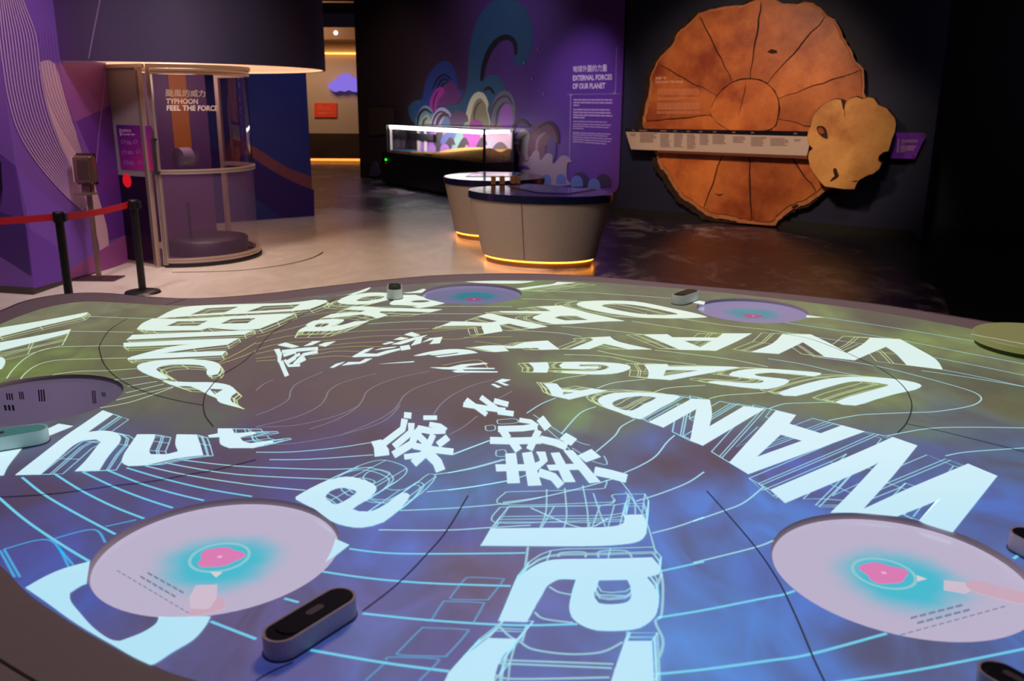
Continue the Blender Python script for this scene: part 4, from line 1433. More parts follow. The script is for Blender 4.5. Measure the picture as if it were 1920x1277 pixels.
bmesh.ops.translate(bm, vec=(0, -0.02, (z_hi + z_low) / 2), verts=bm.verts)
me = bpy.data.meshes.new('dispenser_body')
bm.to_mesh(me)
bm.free()
me.materials.append(mat('dispenser_chrome', (168, 140, 110), 0.18, metal=0.9))
o = bpy.data.objects.new('dispenser_body', me)
COL.objects.link(o)
o.parent = san
mk('back_plate', *g_box(ps.x - 0.105, ps.x + 0.08, ps.y + 0.042, ps.y + 0.06, z_low - 0.01, z_hi + 0.01), M_SB, san)
mk('side_cover', *g_box(ps.x - 0.105, ps.x - 0.097, ps.y - 0.06, ps.y + 0.045, z_low + 0.02, z_hi - 0.02), mat('dispenser_grey', (190, 172, 180), 0.4), san)
mk('sight_window', *g_box(ps.x - 0.045, ps.x + 0.055, ps.y - 0.086, ps.y - 0.078, z_low + 0.05, z_hi - 0.05), mat('window_dark', (60, 44, 36), 0.15), san)
mk('nozzle', *g_box(ps.x - 0.02, ps.x + 0.03, ps.y - 0.075, ps.y - 0.04, z_low - 0.012, z_low), M_SB, san)
# dark box cut by the left edge on the wall front
q = WF.pxs([(-40, 355), (6, 357), (3, 303), (-40, 298)])
wbx = thing('wall_box', WF.at(*WF.px(0, 355), 0), 'black box on the purple wall cut by the left edge', 'box')
mk('box_body', *g_prism(q, wfn(WF), 0.008, 0.10), M_SB, wbx)
mk('box_lid', *g_prism([(u + 0.0, v) for u, v in q], wfn(WF), 0.10, 0.112), mat('box_lid', (24, 22, 28), 0.3), wbx)

# =================================================================== PROJECTION TABLE
ZT = 0.75
T2 = lambda pts: [(p.x, p.y) for p in (PZ(x, y, ZT) for x, y in pts)]
TILES = {'A': (0, 520, 4), 'B': (480, 500, 4), 'C': (960, 500, 4), 'D': (1440, 560, 4), 'E': (0, 760, 4), 'F': (480, 760, 4), 'G': (840, 720, 4),
         'H': (1300, 740, 4), 'I': (0, 958, 4), 'J': (480, 958, 4), 'K': (840, 958, 4), 'L': (1440, 958, 4), 'Z': (0, 500, 3), 'Y': (1000, 500, 3.84),
         'X': (560, 520, 6.857), 'V': (820, 560, 10.644), 'P': (0, 0, 1)}


def TT(t, pts):
    ox, oy, s = TILES[t]
    return T2(tile(ox, oy, s, pts))


outer = catmull(T2([(0, 582), (33, 568), (67, 559), (110, 552), (150, 549), (187, 549), (233, 552), (287, 557), (350, 559.5), (417, 557), (500, 550), (567, 542), (640, 533.5), (720, 524.5), (813, 516.5), (913, 513), (1000, 513), (1130, 519), (1260, 531), (1391, 542.5), (1500, 552.5), (1600, 564), (1682, 575), (1823, 598), (1920, 614),
                   (2100, 652), (2330, 720), (2600, 850), (2700, 1100), (2400, 1350), (1800, 1500), (1200, 1520), (700, 1540), (240, 1460), (-60, 1345), (-160, 1260), (-240, 1160), (-260, 1050), (-265, 900), (-265, 780), (-190, 670), (-85, 610)]), True, 3)
inner = catmull(T2([(0, 608), (50, 588), (100, 573.5), (160, 565.5), (233, 568), (310, 572.5), (400, 572.5), (500, 564.5), (567, 557), (640, 547), (720, 537), (863, 527.5), (970, 525), (1080, 527), (1182, 534), (1260, 540), (1390, 552.5), (1500, 565), (1597, 577.5), (1682, 591), (1834, 619), (1920, 638),
                   (2080, 678), (2280, 745), (2480, 870), (2540, 1080), (2260, 1290), (1750, 1400), (1200, 1430), (720, 1370), (367, 1276), (287, 1247), (200, 1207), (100, 1147), (47, 1108), (0, 1060), (-80, 1005), (-165, 915), (-195, 800), (-155, 700), (-75, 640)]), True, 3)


def inpoly(p, poly):
    c = False
    n = len(poly)
    j = n - 1
    for i in range(n):
        if (poly[i][1] > p[1]) != (poly[j][1] > p[1]) and p[0] < (poly[j][0] - poly[i][0]) * (p[1] - poly[i][1]) / (poly[j][1] - poly[i][1]) + poly[i][0]:
            c = not c
        j = i
    return c


def fit_circle(pts, R=None):
    cx = sum(p[0] for p in pts) / len(pts)
    cy = sum(p[1] for p in pts) / len(pts)
    r = R or 0.26
    for _ in range(200):
        gx = gy = gr = 0
        for x, y in pts:
            dx, dy = x - cx, y - cy
            dd = math.hypot(dx, dy) or 1e-9
            e = dd - r
            gx += -e * dx / dd
            gy += -e * dy / dd
            gr += -e
        cx -= 0.4 * gx
        cy -= 0.4 * gy
        if R is None:
            r -= 0.2 * gr
    return (cx, cy), r


c1, r1 = fit_circle(T2([(164, 1080), (312, 1157), (480, 932), (627, 1010), (200, 1020), (560, 1110)]))
c2, r2 = fit_circle(T2([(1442, 1030), (1590, 962), (1802, 1207), (1920, 1178), (1500, 1110)]))
c3, r3 = fit_circle(T2([(791, 552), (977, 552), (870, 531), (890, 571)]))
c4, r4 = fit_circle(T2([(1309, 575), (1513, 592), (1373, 559), (1448, 606.7)]))
RD = (r1 + r2 + r3 + r4) / 4
print('dish radii', r1, r2, r3, r4)
c5, _ = fit_circle(T2([(228, 729), (150, 702), (62, 794), (190, 764), (205, 708)]), RD)
dishes = [(c1, r1, 1.0, 'front'), (c2, r2, 1.0, 'right'), (c3, r3, 0.42, 'far'), (c4, r4, 0.55, 'far'), (c5, RD, 0.22, 'left')]  # shadow on the left screen is put into its low brightness
tcen = (0.2, 3.2)
table = thing('projection_table', (tcen[0], tcen[1], 0), 'large pebble-shaped table with typhoon names projected on its top', 'table')

# colour of the projected picture at sample points (px, py, r, g, b)
FIELD = [(100, 600, 118, 118, 92), (250, 610, 112, 112, 84), (200, 680, 108, 112, 72), (300, 740, 100, 100, 84), (380, 790, 92, 92, 86), (60, 690, 110, 122, 62), (20, 640, 112, 114, 90),
         (450, 640, 100, 88, 80), (600, 615, 100, 92, 82), (500, 740, 98, 82, 84), (650, 740, 104, 88, 86), (800, 720, 106, 90, 88), (560, 800, 95, 78, 92), (700, 830, 95, 78, 95), (900, 690, 104, 90, 88),
         (400, 720, 98, 86, 84), (450, 690, 100, 86, 84), (860, 620, 102, 100, 84), (700, 590, 104, 104, 88), (760, 640, 100, 92, 84), (1000, 645, 112, 110, 86), (980, 760, 98, 78, 78), (900, 780, 98, 80, 80), (1080, 772, 118, 132, 94), (1150, 790, 110, 118, 105), (1100, 850, 85, 98, 122),
         (1020, 690, 118, 126, 92), (1200, 565, 120, 118, 98), (1100, 545, 122, 126, 98), (1010, 555, 124, 134, 92), (1300, 630, 125, 130, 92), (1200, 670, 124, 130, 94), (1500, 640, 102, 96, 80), (1550, 600, 132, 140, 98), (1460, 625, 122, 126, 92), (1750, 640, 125, 136, 88), (1650, 600, 104, 98, 82), (1650, 740, 120, 130, 92),
         (1560, 760, 116, 122, 92), (1850, 720, 95, 96, 78), (1900, 762, 104, 104, 74), (1700, 800, 102, 112, 104), (1800, 790, 98, 104, 108), (1880, 830, 88, 100, 125), (1750, 850, 85, 98, 138), (1850, 950, 80, 105, 170), (1400, 720, 118, 122, 94), (1300, 740, 112, 120, 92),
         (1250, 870, 85, 78, 95), (1330, 850, 80, 76, 96), (1230, 830, 90, 104, 150), (1180, 890, 85, 95, 130), (1200, 940, 80, 105, 165), (1330, 960, 80, 120, 195), (1450, 960, 85, 118, 185), (1350, 1050, 80, 115, 182), (1400, 1150, 80, 120, 188), (1300, 1240, 80, 125, 192), (1550, 1150, 80, 110, 182),
         (1450, 1080, 78, 105, 175), (1620, 1215, 84, 90, 128), (1520, 1245, 80, 112, 178), (1880, 1230, 80, 105, 168), (1750, 1235, 86, 96, 140), (1600, 840, 86, 100, 140), (1500, 900, 74, 96, 160),
         (850, 1000, 88, 92, 150), (760, 1050, 88, 106, 176), (700, 1010, 90, 104, 172), (900, 1100, 102, 90, 124), (850, 1060, 102, 92, 122), (700, 1200, 95, 105, 162), (560, 1250, 95, 95, 158), (850, 1220, 90, 88, 140), (1000, 1220, 85, 100, 162), (450, 1200, 95, 86, 132), (700, 1130, 95, 92, 142),
         (100, 1000, 64, 80, 142), (50, 920, 70, 68, 100), (250, 930, 72, 82, 142), (400, 870, 85, 72, 96), (200, 980, 70, 86, 148), (120, 1080, 62, 88, 158), (640, 860, 85, 84, 120), (560, 880, 85, 80, 124), (750, 880, 88, 105, 148), (880, 880, 86, 106, 142), (850, 940, 88, 124, 180), (300, 880, 80, 76, 112), (20, 800, 88, 92, 100),
         (330, 860, 80, 74, 108), (480, 820, 90, 76, 98), (200, 850, 84, 96, 130), (-150, 850, 80, 80, 120), (2200, 900, 80, 105, 165), (2200, 1200, 80, 105, 165), (1200, 1400, 85, 105, 165), (1950, 700, 110, 118, 86), (2100, 760, 100, 108, 100), (350, 1230, 90, 90, 140)]
AMB = lin((101, 86, 85))


def amb_at(x, y):
    f = lambda a, b_: 3.65 / (13.3 + (a - 0.3) ** 2 + (b_ - 4.6) ** 2) ** 1.5
    k = f(x, y) / f(0.2, 3.0)
    return [a * k for a in AMB]


samples = []
for x, y, r, g, b in FIELD:
    p = PZ(x, y, ZT)
    samples.append((p.x, p.y, tuple(max(0.0, a - m_) for a, m_ in zip(lin((r, g, b)), amb_at(p.x, p.y)))))


def field(x, y):
    sw = 0
    acc = [0, 0, 0]
    for sx, sy, c in samples:
        # stretched along the depth of the table, as the samples are
        d2 = ((x - sx) ** 2 + (y - sy) ** 2 * 0.45) + 0.0012
        w_ = 1.0 / (d2 * d2)
        sw += w_
        for k in range(3):
            acc[k] += w_ * c[k]
    return [a / sw for a in acc]


def top_material():
    m = bpy.data.materials.new('projected_picture')
    m.use_nodes = True
    nt = m.node_tree
    L = nt.links
    b = nt.nodes['Principled BSDF']
    b.inputs['Base Color'].default_value = (*lin((176, 172, 172)), 1)
    b.inputs['Roughness'].default_value = 0.5
    b.inputs['Specular IOR Level'].default_value = 0.3
    at_ = nt.nodes.new('ShaderNodeAttribute')
    at_.attribute_name = 'picture'
    tc = nt.nodes.new('ShaderNodeTexCoord')
    mp = nt.nodes.new('ShaderNodeMapping')
    mp.inputs['Scale'].default_value = (1.0, 0.55, 1)
    L.new(tc.outputs['Object'], mp.inputs['Vector'])
    nz = nt.nodes.new('ShaderNodeTexNoise')
    nz.inputs['Scale'].default_value = 5.0
    nz.inputs['Detail'].default_value = 4
    nz.inputs['Distortion'].default_value = 1.5
    L.new(mp.outputs[0], nz.inputs['Vector'])
    mr = nt.nodes.new('ShaderNodeMapRange')
    mr.inputs[1].default_value = 0.3
    mr.inputs[2].default_value = 0.7
    mr.inputs[3].default_value = 0.55
    mr.inputs[4].default_value = 1.4
    L.new(nz.outputs['Fac'], mr.inputs[0])
    mul = nt.nodes.new('ShaderNodeVectorMath')
    mul.operation = 'SCALE'
    L.new(at_.outputs['Color'], mul.inputs[0])
    L.new(mr.outputs[0], mul.inputs['Scale'])
    L.new(mul.outputs[0], b.inputs['Emission Color'])
    b.inputs['Emission Strength'].default_value = 1.0
    return m


def build_top():
    vs, es = [], []

    def loop(pts):
        b0 = len(vs)
        n = len(pts)
        vs.extend(Vector(p) for p in pts)
        es.extend((b0 + i, b0 + (i + 1) % n) for i in range(n))

    loop(inner)
    circ = []
    for c, r, br, k in dishes:
        pts = ell(c[0], c[1], r, r, 0, 360, 72)
        circ.append(pts)
        loop(pts)
    x0, x1 = min(p[0] for p in inner), max(p[0] for p in inner)
    y0, y1 = min(p[1] for p in inner), max(p[1] for p in inner)
    st_ = 0.055
    nx_, ny_ = int((x1 - x0) / st_), int((y1 - y0) / st_)
    for i in range(nx_ + 1):
        for j in range(ny_ + 1):
            p = (x0 + i * st_ + 0.003 * (j % 3), y0 + j * st_)
            if not inpoly(p, inner):
                continue
            if any(math.hypot(p[0] - c[0], p[1] - c[1]) < r + 0.012 for c, r, _, _ in dishes):
                continue
            vs.append(Vector(p))
    ov, oe, of, *_ = delaunay_2d_cdt(vs, es, [], 0, 1e-6)
    F = []
    for f in of:
        cx = sum(ov[i].x for i in f) / len(f)
        cy = sum(ov[i].y for i in f) / len(f)
        if not inpoly((cx, cy), inner):
            continue
        if any(math.hypot(cx - c[0], cy - c[1]) < r * 0.999 for c, r, _, _ in dishes):
            continue
        F.append(tuple(f))
    o = mk('table_top', [(v.x, v.y, ZT) for v in ov], F, top_material(), table)
    ca_ = o.data.color_attributes.new('picture', 'FLOAT_COLOR', 'POINT')
    for i, v in enumerate(ov):
        ca_.data[i].color = (*field(v.x, v.y), 1.0)
    return o


top = build_top()
M_RIM = mat('table_rim', (172, 160, 162), 0.5, noise=0.03, nscale=40)
mk('rim', *g_prism(outer, flat_z(ZT), -0.05, 0.0, holes=[inner]), M_RIM, table)
cx = sum(p[0] for p in outer) / len(outer)
cy = sum(p[1] for p in outer) / len(outer)
skirt = [(cx + (p[0] - cx) * 0.985, cy + (p[1] - cy) * 0.985) for p in outer]
mk('skirt', *g_prism([(cx + (p[0] - cx) * 0.93, cy + (p[1] - cy) * 0.93) for p in outer], flat_z(0), 0.0, ZT - 0.12), mat('table_skirt', (120, 112, 112), 0.6), table)
mk('edge_lip', *g_prism(skirt, flat_z(ZT), -0.12, -0.05), mat('table_lip', (104, 94, 96), 0.6), table)
V, F = ribbon2d([(cx + (p[0] - cx) * 0.994, cy + (p[1] - cy) * 0.994) for p in outer], 0.006, True)
mk('edge_line', [(v[0], v[1], ZT + 0.0008) for v in V], F, mat('edge_line_dark', (58, 46, 48), 0.6), table)

# ---- emissive colours of the projected drawing
E_LET = bpy.data.materials.new('projected_white')
E_LET.use_nodes = True
_nt = E_LET.node_tree
_b = _nt.nodes['Principled BSDF']
_b.inputs['Base Color'].default_value = (*lin((176, 172, 172)), 1)
_b.inputs['Roughness'].default_value = 0.5
_g = _nt.nodes.new('ShaderNodeNewGeometry')
_s = _nt.nodes.new('ShaderNodeSeparateXYZ')
_r = _nt.nodes.new('ShaderNodeMapRange')
_r.inputs[1].default_value = 1.7
_r.inputs[2].default_value = 4.2
_c = _nt.nodes.new('ShaderNodeValToRGB')
_c.color_ramp.elements[0].color = (0.38, 0.71, 0.86, 1)
_c.color_ramp.elements[1].color = (0.62, 0.78, 0.66, 1)
_e = _c.color_ramp.elements.new(0.3)
_e.color = (0.56, 0.80, 0.88, 1)
_nt.links.new(_g.outputs['Position'], _s.inputs[0])
_nt.links.new(_s.outputs['Y'], _r.inputs[0])
_nt.links.new(_r.outputs[0], _c.inputs['Fac'])
_nt.links.new(_c.outputs[0], _b.inputs['Emission Color'])
_b.inputs['Emission Strength'].default_value = 1.0


def pmat(name, rgb):
    """projected line: table paint plus projected light up to the seen colour"""
    if name in MATS:
        return MATS[name]
    m = mat(name, (176, 172, 172), 0.5)
    bb = m.node_tree.nodes['Principled BSDF']
    bb.inputs['Emission Color'].default_value = (*[max(0, a - k) for a, k in zip(lin(rgb), AMB)], 1)
    bb.inputs['Emission Strength'].default_value = 1.0
    return m


E_CY = pmat('projected_cyan', (128, 208, 236))
E_PL = pmat('projected_pale', (168, 214, 226))
E_GR = pmat('projected_green', (196, 220, 184))
E_GO = pmat('projected_gold', (176, 170, 104))
E_DIM = pmat('projected_dim', (134, 128, 140))
E_WB = pmat('projected_wire_blue', (156, 200, 216))
E_WG = pmat('projected_wire_gold', (184, 196, 152))

letters_done = []
VORT = T2([(700, 735)])[0]
_lz = [0.0012]


def letter(t, pts, holes=(), smooth=True, wire=None, n=3):
    p = TT(t, pts)
    hs = [TT(t, h) for h in holes]
    if smooth:
        p = catmull(p, True, n)
        hs = [catmull(h, True, n) for h in hs]
    else:
        p = soft(p)
        hs = [soft(h) for h in hs]
    _lz[0] += 0.000004
    V2, F2 = tess(p, hs)
    mk('projected_letter', [(v[0], v[1], ZT + _lz[0]) for v in V2], F2, E_LET, table)
    if wire:
        ox, oy, sc0 = TILES[t]
        ppx = tile(ox, oy, sc0, pts)
        hpx = [tile(ox, oy, sc0, h) for h in holes]
        if smooth:
            ppx = catmull(ppx, True, n)
            hpx = [catmull(h, True, n) for h in hpx]
        gx = sum(q[0] for q in ppx) / len(ppx)
        gy = sum(q[1] for q in ppx) / len(ppx)
        dx, dy, sk = wire
        geo = []
        gw = sum(q[1] for q in p) / len(p)
        lw = 0.0042 if gw < 2.7 else 0.0050

        def shifted(q, k):
            m_ = 1 + (sk - 1) * k
            return (gx + (q[0] - gx) * m_ + dx * k, gy + (q[1] - gy) * m_ + dy * k)

        for k in (0.42, 0.55, 1.0):
            for lp in [ppx] + hpx:
                geo.append(ribbon2d(T2([shifted(q, k) for q in lp]), lw, True))
        step = max(1, len(ppx) // 10)
        for k in range(0, len(ppx), step):
            geo.append(ribbon2d(T2([ppx[k], shifted(ppx[k], 1.0)]), lw * 0.9))
        Vw, Fw = join_geo(geo)
        keep = [f for f in Fw if all(inpoly(Vw[i], inner) and not any(math.hypot(Vw[i][0] - c[0], Vw[i][1] - c[1]) < r for c, r, _, _ in dishes) for i in f)]
        o = mk('projected_wireframe', [(v[0], v[1], ZT + 0.0006) for v in Vw], keep, E_WB if gw < 2.75 else E_WG, table)
        o['kind'] = 'stuff'


def stroke(t, pts, w):
    """letter stroke: polyline in tile px with width in tile px"""
    n = len(pts)
    l, r = [], []
    for i in range(n):
        a, b_ = Vector(pts[max(i - 1, 0)]), Vector(pts[min(i + 1, n - 1)])
        d = (b_ - a).normalized()
        nn = Vector((-d.y, d.x)) * w * 0.56
        l.append(tuple(Vector(pts[i]) + nn))
        r.append(tuple(Vector(pts[i]) - nn))
    return l + r[::-1]


def glyph(t, polys):
    """a Chinese character made of several strokes: one part"""
    geo = []
    for k, p in enumerate(polys):
        V2, F2 = tess(TT(t, p))
        geo.append(([(v[0], v[1], ZT + 0.0012 + 0.00002 * k) for v in V2], F2))
    mk('projected_character', *join_geo(geo), E_LET, table)


# WANDA
letter('P', [(1674, 820), (1720, 836), (1675, 892), (1618, 955.5), (1700, 918), (1815, 870), (1870, 893), (1786, 999), (1740, 985), (1723, 977), (1770, 929), (1755, 940), (1682, 969), (1640, 965), (1600, 962), (1557, 962), (1595, 924), (1647, 868), (1612, 885), (1472, 944), (1444, 919), (1602, 852)], smooth=False, wire=(-62, -22, 0.9))
letter('H', [(620, 120), (770, 155), (720, 220), (955, 292), (1115, 232), (1285, 278), (415, 598), (270, 510)], [[(655, 302), (815, 348), (475, 470)]], smooth=False, wire=(-46, -15, 0.9))
letter('P', [(1216, 792), (1297, 748), (1331, 750), (1335, 777), (1330, 800), (1395, 762), (1434, 767), (1318, 836), (1294, 827), (1302, 785), (1306, 767), (1244, 802)], smooth=False, wire=(-36, -12, 0.88))
letter('C', [(780, 948), (960, 945), (1100, 955), (1262, 976), (1110, 1060), (965, 1146), (850, 1110), (730, 1070), (660, 1030), (645, 1000), (690, 970)], [[(850, 985), (960, 972), (1085, 985), (990, 1032), (900, 1082), (800, 1065), (752, 1035), (770, 1010)]], n=2, wire=(-30, -8, 0.85))
letter('C', [(235, 878), (335, 880), (375, 922), (510, 932), (600, 915), (715, 932), (430, 998), (300, 970), (275, 920)], [[(385, 940), (470, 945), (380, 962)]], smooth=False, wire=(-22, -5, 0.8))
glyph('B', [[(1790, 868), (1845, 843), (1912, 850), (1860, 868)], [(1762, 884), (1785, 880), (1842, 904), (1810, 910)], [(1812, 870), (1838, 868), (1900, 890), (1868, 894)]])
# USAGI
letter('D', [(75, 710), (300, 635), (480, 600), (620, 588), (800, 592), (960, 605), (1100, 630), (1152, 655), (1100, 685), (960, 715), (800, 760), (655, 803), (505, 775), (740, 700), (905, 655), (860, 640), (760, 625), (640, 622), (540, 640), (400, 680), (210, 732)], n=2, wire=(-46, -6, 0.92))
letter('P', [(1367, 702), (1385, 695), (1417, 692), (1458, 693), (1500, 696), (1540, 700), (1526, 706), (1500, 703), (1455, 699), (1425, 700.5), (1414, 703), (1430, 707), (1463, 710), (1480, 714), (1470, 722), (1445, 729), (1430, 730), (1390, 726.5), (1328, 718), (1341, 715), (1378, 717.5), (1417, 719), (1432, 716), (1427, 712.5), (1401, 709), (1375, 706)], n=2, wire=(-44, -5, 0.9))
letter('C', [(990, 735), (1165, 733), (1175, 752), (1580, 750), (1710, 757), (1450, 805), (1190, 852), (1015, 840), (1025, 790)], [[(1155, 776), (1400, 780), (1135, 822)]], smooth=False, wire=(-40, -3, 0.9))
letter('C', [(385, 720), (560, 716), (740, 722), (850, 735), (890, 755), (865, 778), (790, 800), (680, 810), (540, 808), (385, 797), (385, 787), (560, 787), (660, 780), (725, 762), (715, 745), (640, 735), (520, 735), (510, 748), (640, 750), (630, 767), (375, 765)], n=2, wire=(-34, -1, 0.88))
letter('C', [(120, 722), (265, 718), (278, 755), (262, 796), (155, 795), (162, 760)], smooth=False, wire=(-22, 0, 0.85))
glyph('B', [[(1300, 757), (1450, 756), (1540, 735), (1720, 722), (1742, 730), (1600, 745), (1560, 757), (1790, 762), (1790, 769), (1550, 773), (1560, 782), (1812, 787), (1812, 795), (1500, 796), (1470, 785), (1520, 775), (1400, 770)]])
# WAYNE
letter('D', [(-130, 402), (80, 416), (262, 328), (335, 375), (430, 440), (650, 464), (690, 445), (885, 362), (960, 415), (1040, 500), (1310, 533), (1260, 458), (1130, 380), (990, 305), (765, 295), (700, 350), (590, 408), (470, 340), (320, 269), (105, 268), (30, 340)], smooth=False, wire=(-48, -5, 0.92))
letter('C', [(985, 512), (1165, 508), (1205, 532), (1545, 534), (1580, 502), (1800, 502), (1690, 560), (1530, 632), (1260, 625), (1130, 570)], [[(1290, 557), (1500, 557), (1410, 605)]], smooth=False, wire=(-42, -1, 0.9))
letter('C', [(590, 535), (735, 525), (800, 565), (1050, 622), (880, 622), (690, 580), (580, 620), (430, 622), (580, 565), (612, 550)], smooth=False, wire=(-36, 0, 0.88))
letter('P', [(884, 652), (925, 648), (960, 649.5), (986, 642), (1027, 639), (1049, 655.5), (1015, 656.5), (1006, 652.5), (960, 653.5), (945, 651), (954, 658.5), (929, 660.5)], smooth=False, wire=(-24, 0, 0.85))
letter('B', [(1180, 670), (1300, 640), (1460, 620), (1600, 627), (1664, 648), (1590, 656), (1450, 672), (1370, 681), (1340, 674), (1500, 655), (1520, 645), (1430, 656), (1330, 667), (1300, 663), (1400, 642), (1250, 668)], smooth=False)
glyph('B', [[(910, 733), (1080, 718), (1190, 710), (1180, 718), (1000, 728)]])
# YORK
letter('C', [(1195, 235), (1320, 240), (1450, 266), (1440, 288), (1300, 258)], smooth=False)
letter('D', [(287, 125), (425, 142), (287, 143)], smooth=False)
letter('C', [(485, 285), (520, 265), (620, 257), (760, 256), (920, 262), (1060, 285), (1200, 315), (1350, 345), (1458, 376), (1440, 382), (1300, 388), (1120, 388), (960, 380), (830, 365), (700, 345), (560, 315)], [[(670, 292), (740, 280), (850, 282), (960, 295), (1100, 320), (1245, 355), (1200, 362), (1090, 365), (960, 355), (830, 335), (720, 310)]], n=2, wire=(-52, 0, 0.9))
letter('C', [(180, 300), (370, 293), (470, 320), (610, 357), (845, 408), (640, 415), (450, 430), (330, 433), (230, 415), (165, 392), (165, 375), (230, 355), (90, 350), (-60, 345), (-100, 335), (120, 335), (290, 335), (250, 315)], [[(315, 385), (360, 370), (480, 370), (575, 402), (400, 405)]], smooth=False, wire=(-38, 2, 0.88))
letter('V', [(0, 556), (90, 540), (285, 460), (560, 462), (830, 480), (1040, 480), (1200, 452), (1060, 420), (810, 360), (1000, 300), (1080, 300), (1390, 380), (1640, 430), (1916, 490), (2200, 560), (1916, 600), (1850, 595), (1640, 550), (1430, 500), (1230, 530), (1270, 580), (1300, 655), (940, 712), (905, 620), (880, 545), (560, 540)], smooth=False, wire=(-30, 6, 0.8))
glyph('X', [[(1355, 738), (1455, 705), (1565, 745), (1490, 770)], [(1215, 805), (1310, 770), (1420, 785), (1330, 808)], [(1070, 860), (1180, 828), (1240, 838), (1110, 868)], [(1190, 865), (1330, 820), (1510, 770), (1660, 742), (1590, 775), (1570, 850), (1440, 885), (1510, 800), (1400, 840), (1310, 865)],
             [(1580, 840), (1690, 785), (1850, 768), (1815, 850), (1680, 862), (1740, 800)], [(1300, 890), (1420, 870), (1440, 925), (1320, 945)], [(970, 940), (1080, 910), (1270, 890), (1210, 912)],
             [(690, 1020), (850, 930), (970, 905), (880, 960), (830, 980), (1000, 985), (1130, 945), (1300, 915), (1310, 935), (1180, 970), (1020, 1018), (700, 1030)], [(400, 1165), (480, 1115), (600, 1085), (540, 1120), (450, 1165)], [(550, 1138), (640, 1092), (790, 1090), (740, 1118)], [(740, 1115), (860, 1050), (950, 1045), (850, 1098), (780, 1118)]])
# second word on the far side
letter('X', [(60, 262), (330, 250), (500, 235), (680, 210), (900, 135), (930, 133), (860, 180), (720, 225), (560, 280), (530, 282), (700, 215), (400, 245)], smooth=False)
letter('X', [(1340, 200), (1480, 185), (1600, 150), (1640, 158), (1590, 200), (1420, 205)], smooth=False)
letter('X', [(500, 325), (560, 280), (720, 228), (900, 200), (1080, 200), (1300, 225), (1150, 290), (900, 345), (640, 350)], [[(740, 300), (820, 262), (940, 242), (1100, 245), (1060, 275), (920, 300), (820, 308)]], n=2, wire=(-34, 10, 0.85))
letter('X', [(1170, 335), (1260, 285), (1390, 262), (1240, 268), (1330, 230), (1500, 228), (1560, 245), (1600, 255), (1660, 285), (1760, 308), (1880, 335), (1680, 380), (1540, 398), (1460, 380), (1540, 370), (1320, 360), (1200, 358)], [[(1430, 315), (1520, 298), (1640, 296), (1700, 310), (1600, 325), (1480, 325)]], smooth=False)
letter('X', [(580, 415), (700, 378), (900, 378), (1050, 392), (1400, 400), (1850, 415), (1700, 450), (1300, 440), (1050, 440), (1040, 455), (1145, 490), (1010, 532), (920, 500), (800, 480), (460, 520), (300, 525), (420, 475), (620, 455), (800, 450), (860, 430), (720, 422)], smooth=False, wire=(-26, 8, 0.85))
letter('X', [(0, 685), (60, 650), (110, 640), (110, 600), (200, 560), (380, 540), (570, 542), (580, 560), (480, 610), (410, 635), (560, 615), (720, 570), (905, 560), (780, 610), (560, 675), (440, 690), (200, 695), (0, 700)], [[(205, 625), (250, 598), (380, 592), (385, 610), (310, 642), (220, 642)]], smooth=False, wire=(-18, 14, 0.8))
glyph('B', [[(160, 590), (220, 570), (325, 600), (270, 612)], [(355, 598), (430, 560), (485, 560), (420, 590)], [(465, 590), (520, 570), (600, 560), (520, 602)]])
glyph('B', [[(135, 622), (175, 616), (195, 655), (185, 715), (163, 718), (160, 670)], stroke('B', [(195, 640), (330, 625), (465, 615)], 22), stroke('B', [(205, 668), (300, 640), (290, 690), (240, 720)], 20), stroke('B', [(185, 710), (205, 760), (232, 822)], 30), stroke('B', [(225, 720), (330, 655)], 18),
            stroke('B', [(215, 700), (245, 745), (330, 740)], 18), stroke('B', [(285, 735), (360, 660), (462, 640)], 20), stroke('B', [(310, 720), (370, 690)], 24)])
letter('P', [(872, 528.5), (925, 527), (1003, 527.5), (985, 530.5), (960, 532), (905, 531)], smooth=False)
letter('P', [(968, 541.5), (1010, 536), (1035, 533), (1045, 529), (1080, 530), (1040, 535), (1010, 539), (978, 544)], smooth=False, wire=(40, 4, 0.95))
# EBINCA
letter('Z', [(880, 292), (980, 242), (1090, 222), (1350, 212), (1620, 205), (1770, 187), (1835, 190), (1832, 205), (1740, 240), (1640, 250), (1380, 265), (1240, 270), (1060, 280)], [[(1070, 272), (1160, 235), (1345, 225), (1265, 258)], [(1385, 255), (1480, 222), (1690, 212), (1640, 240)]], smooth=False, wire=(12, 7, 0.96))
letter('Z', [(860, 292), (1060, 295), (1400, 275), (1660, 265), (1560, 310), (1460, 350), (1350, 358), (1170, 345), (1130, 358), (860, 362), (770, 352), (800, 320)], [[(935, 335), (1000, 308), (1170, 305), (1110, 335)], [(1240, 322), (1300, 295), (1440, 290), (1390, 320)]], smooth=False, wire=(10, 8, 0.96))
letter('Z', [(745, 385), (1430, 358), (1375, 382), (712, 412)], smooth=False, wire=(6, 7, 0.97))
letter('Z', [(695, 430), (1000, 416), (1345, 403), (1280, 440), (1090, 462), (910, 488), (1270, 475), (1250, 500), (720, 525), (740, 508), (960, 452), (1100, 436), (695, 452)], smooth=False, wire=(6, 7, 0.97))
letter('Z', [(770, 565), (800, 545), (900, 528), (1080, 522), (1200, 535), (1240, 560), (1225, 605), (1165, 610), (1165, 580), (1150, 562), (1080, 552), (960, 552), (885, 570), (890, 590), (950, 630), (890, 628), (800, 595)], n=2, wire=(14, 8, 0.9))
letter('A', [(1220, 780), (1420, 788), (1590, 790), (1720, 812), (1780, 862), (1732, 900), (1742, 940), (1805, 980), (1650, 940), (1620, 905), (1560, 880), (1440, 822), (1310, 816)], [[(1570, 838), (1675, 842), (1612, 880)]], smooth=False, wire=(18, 8, 0.8))
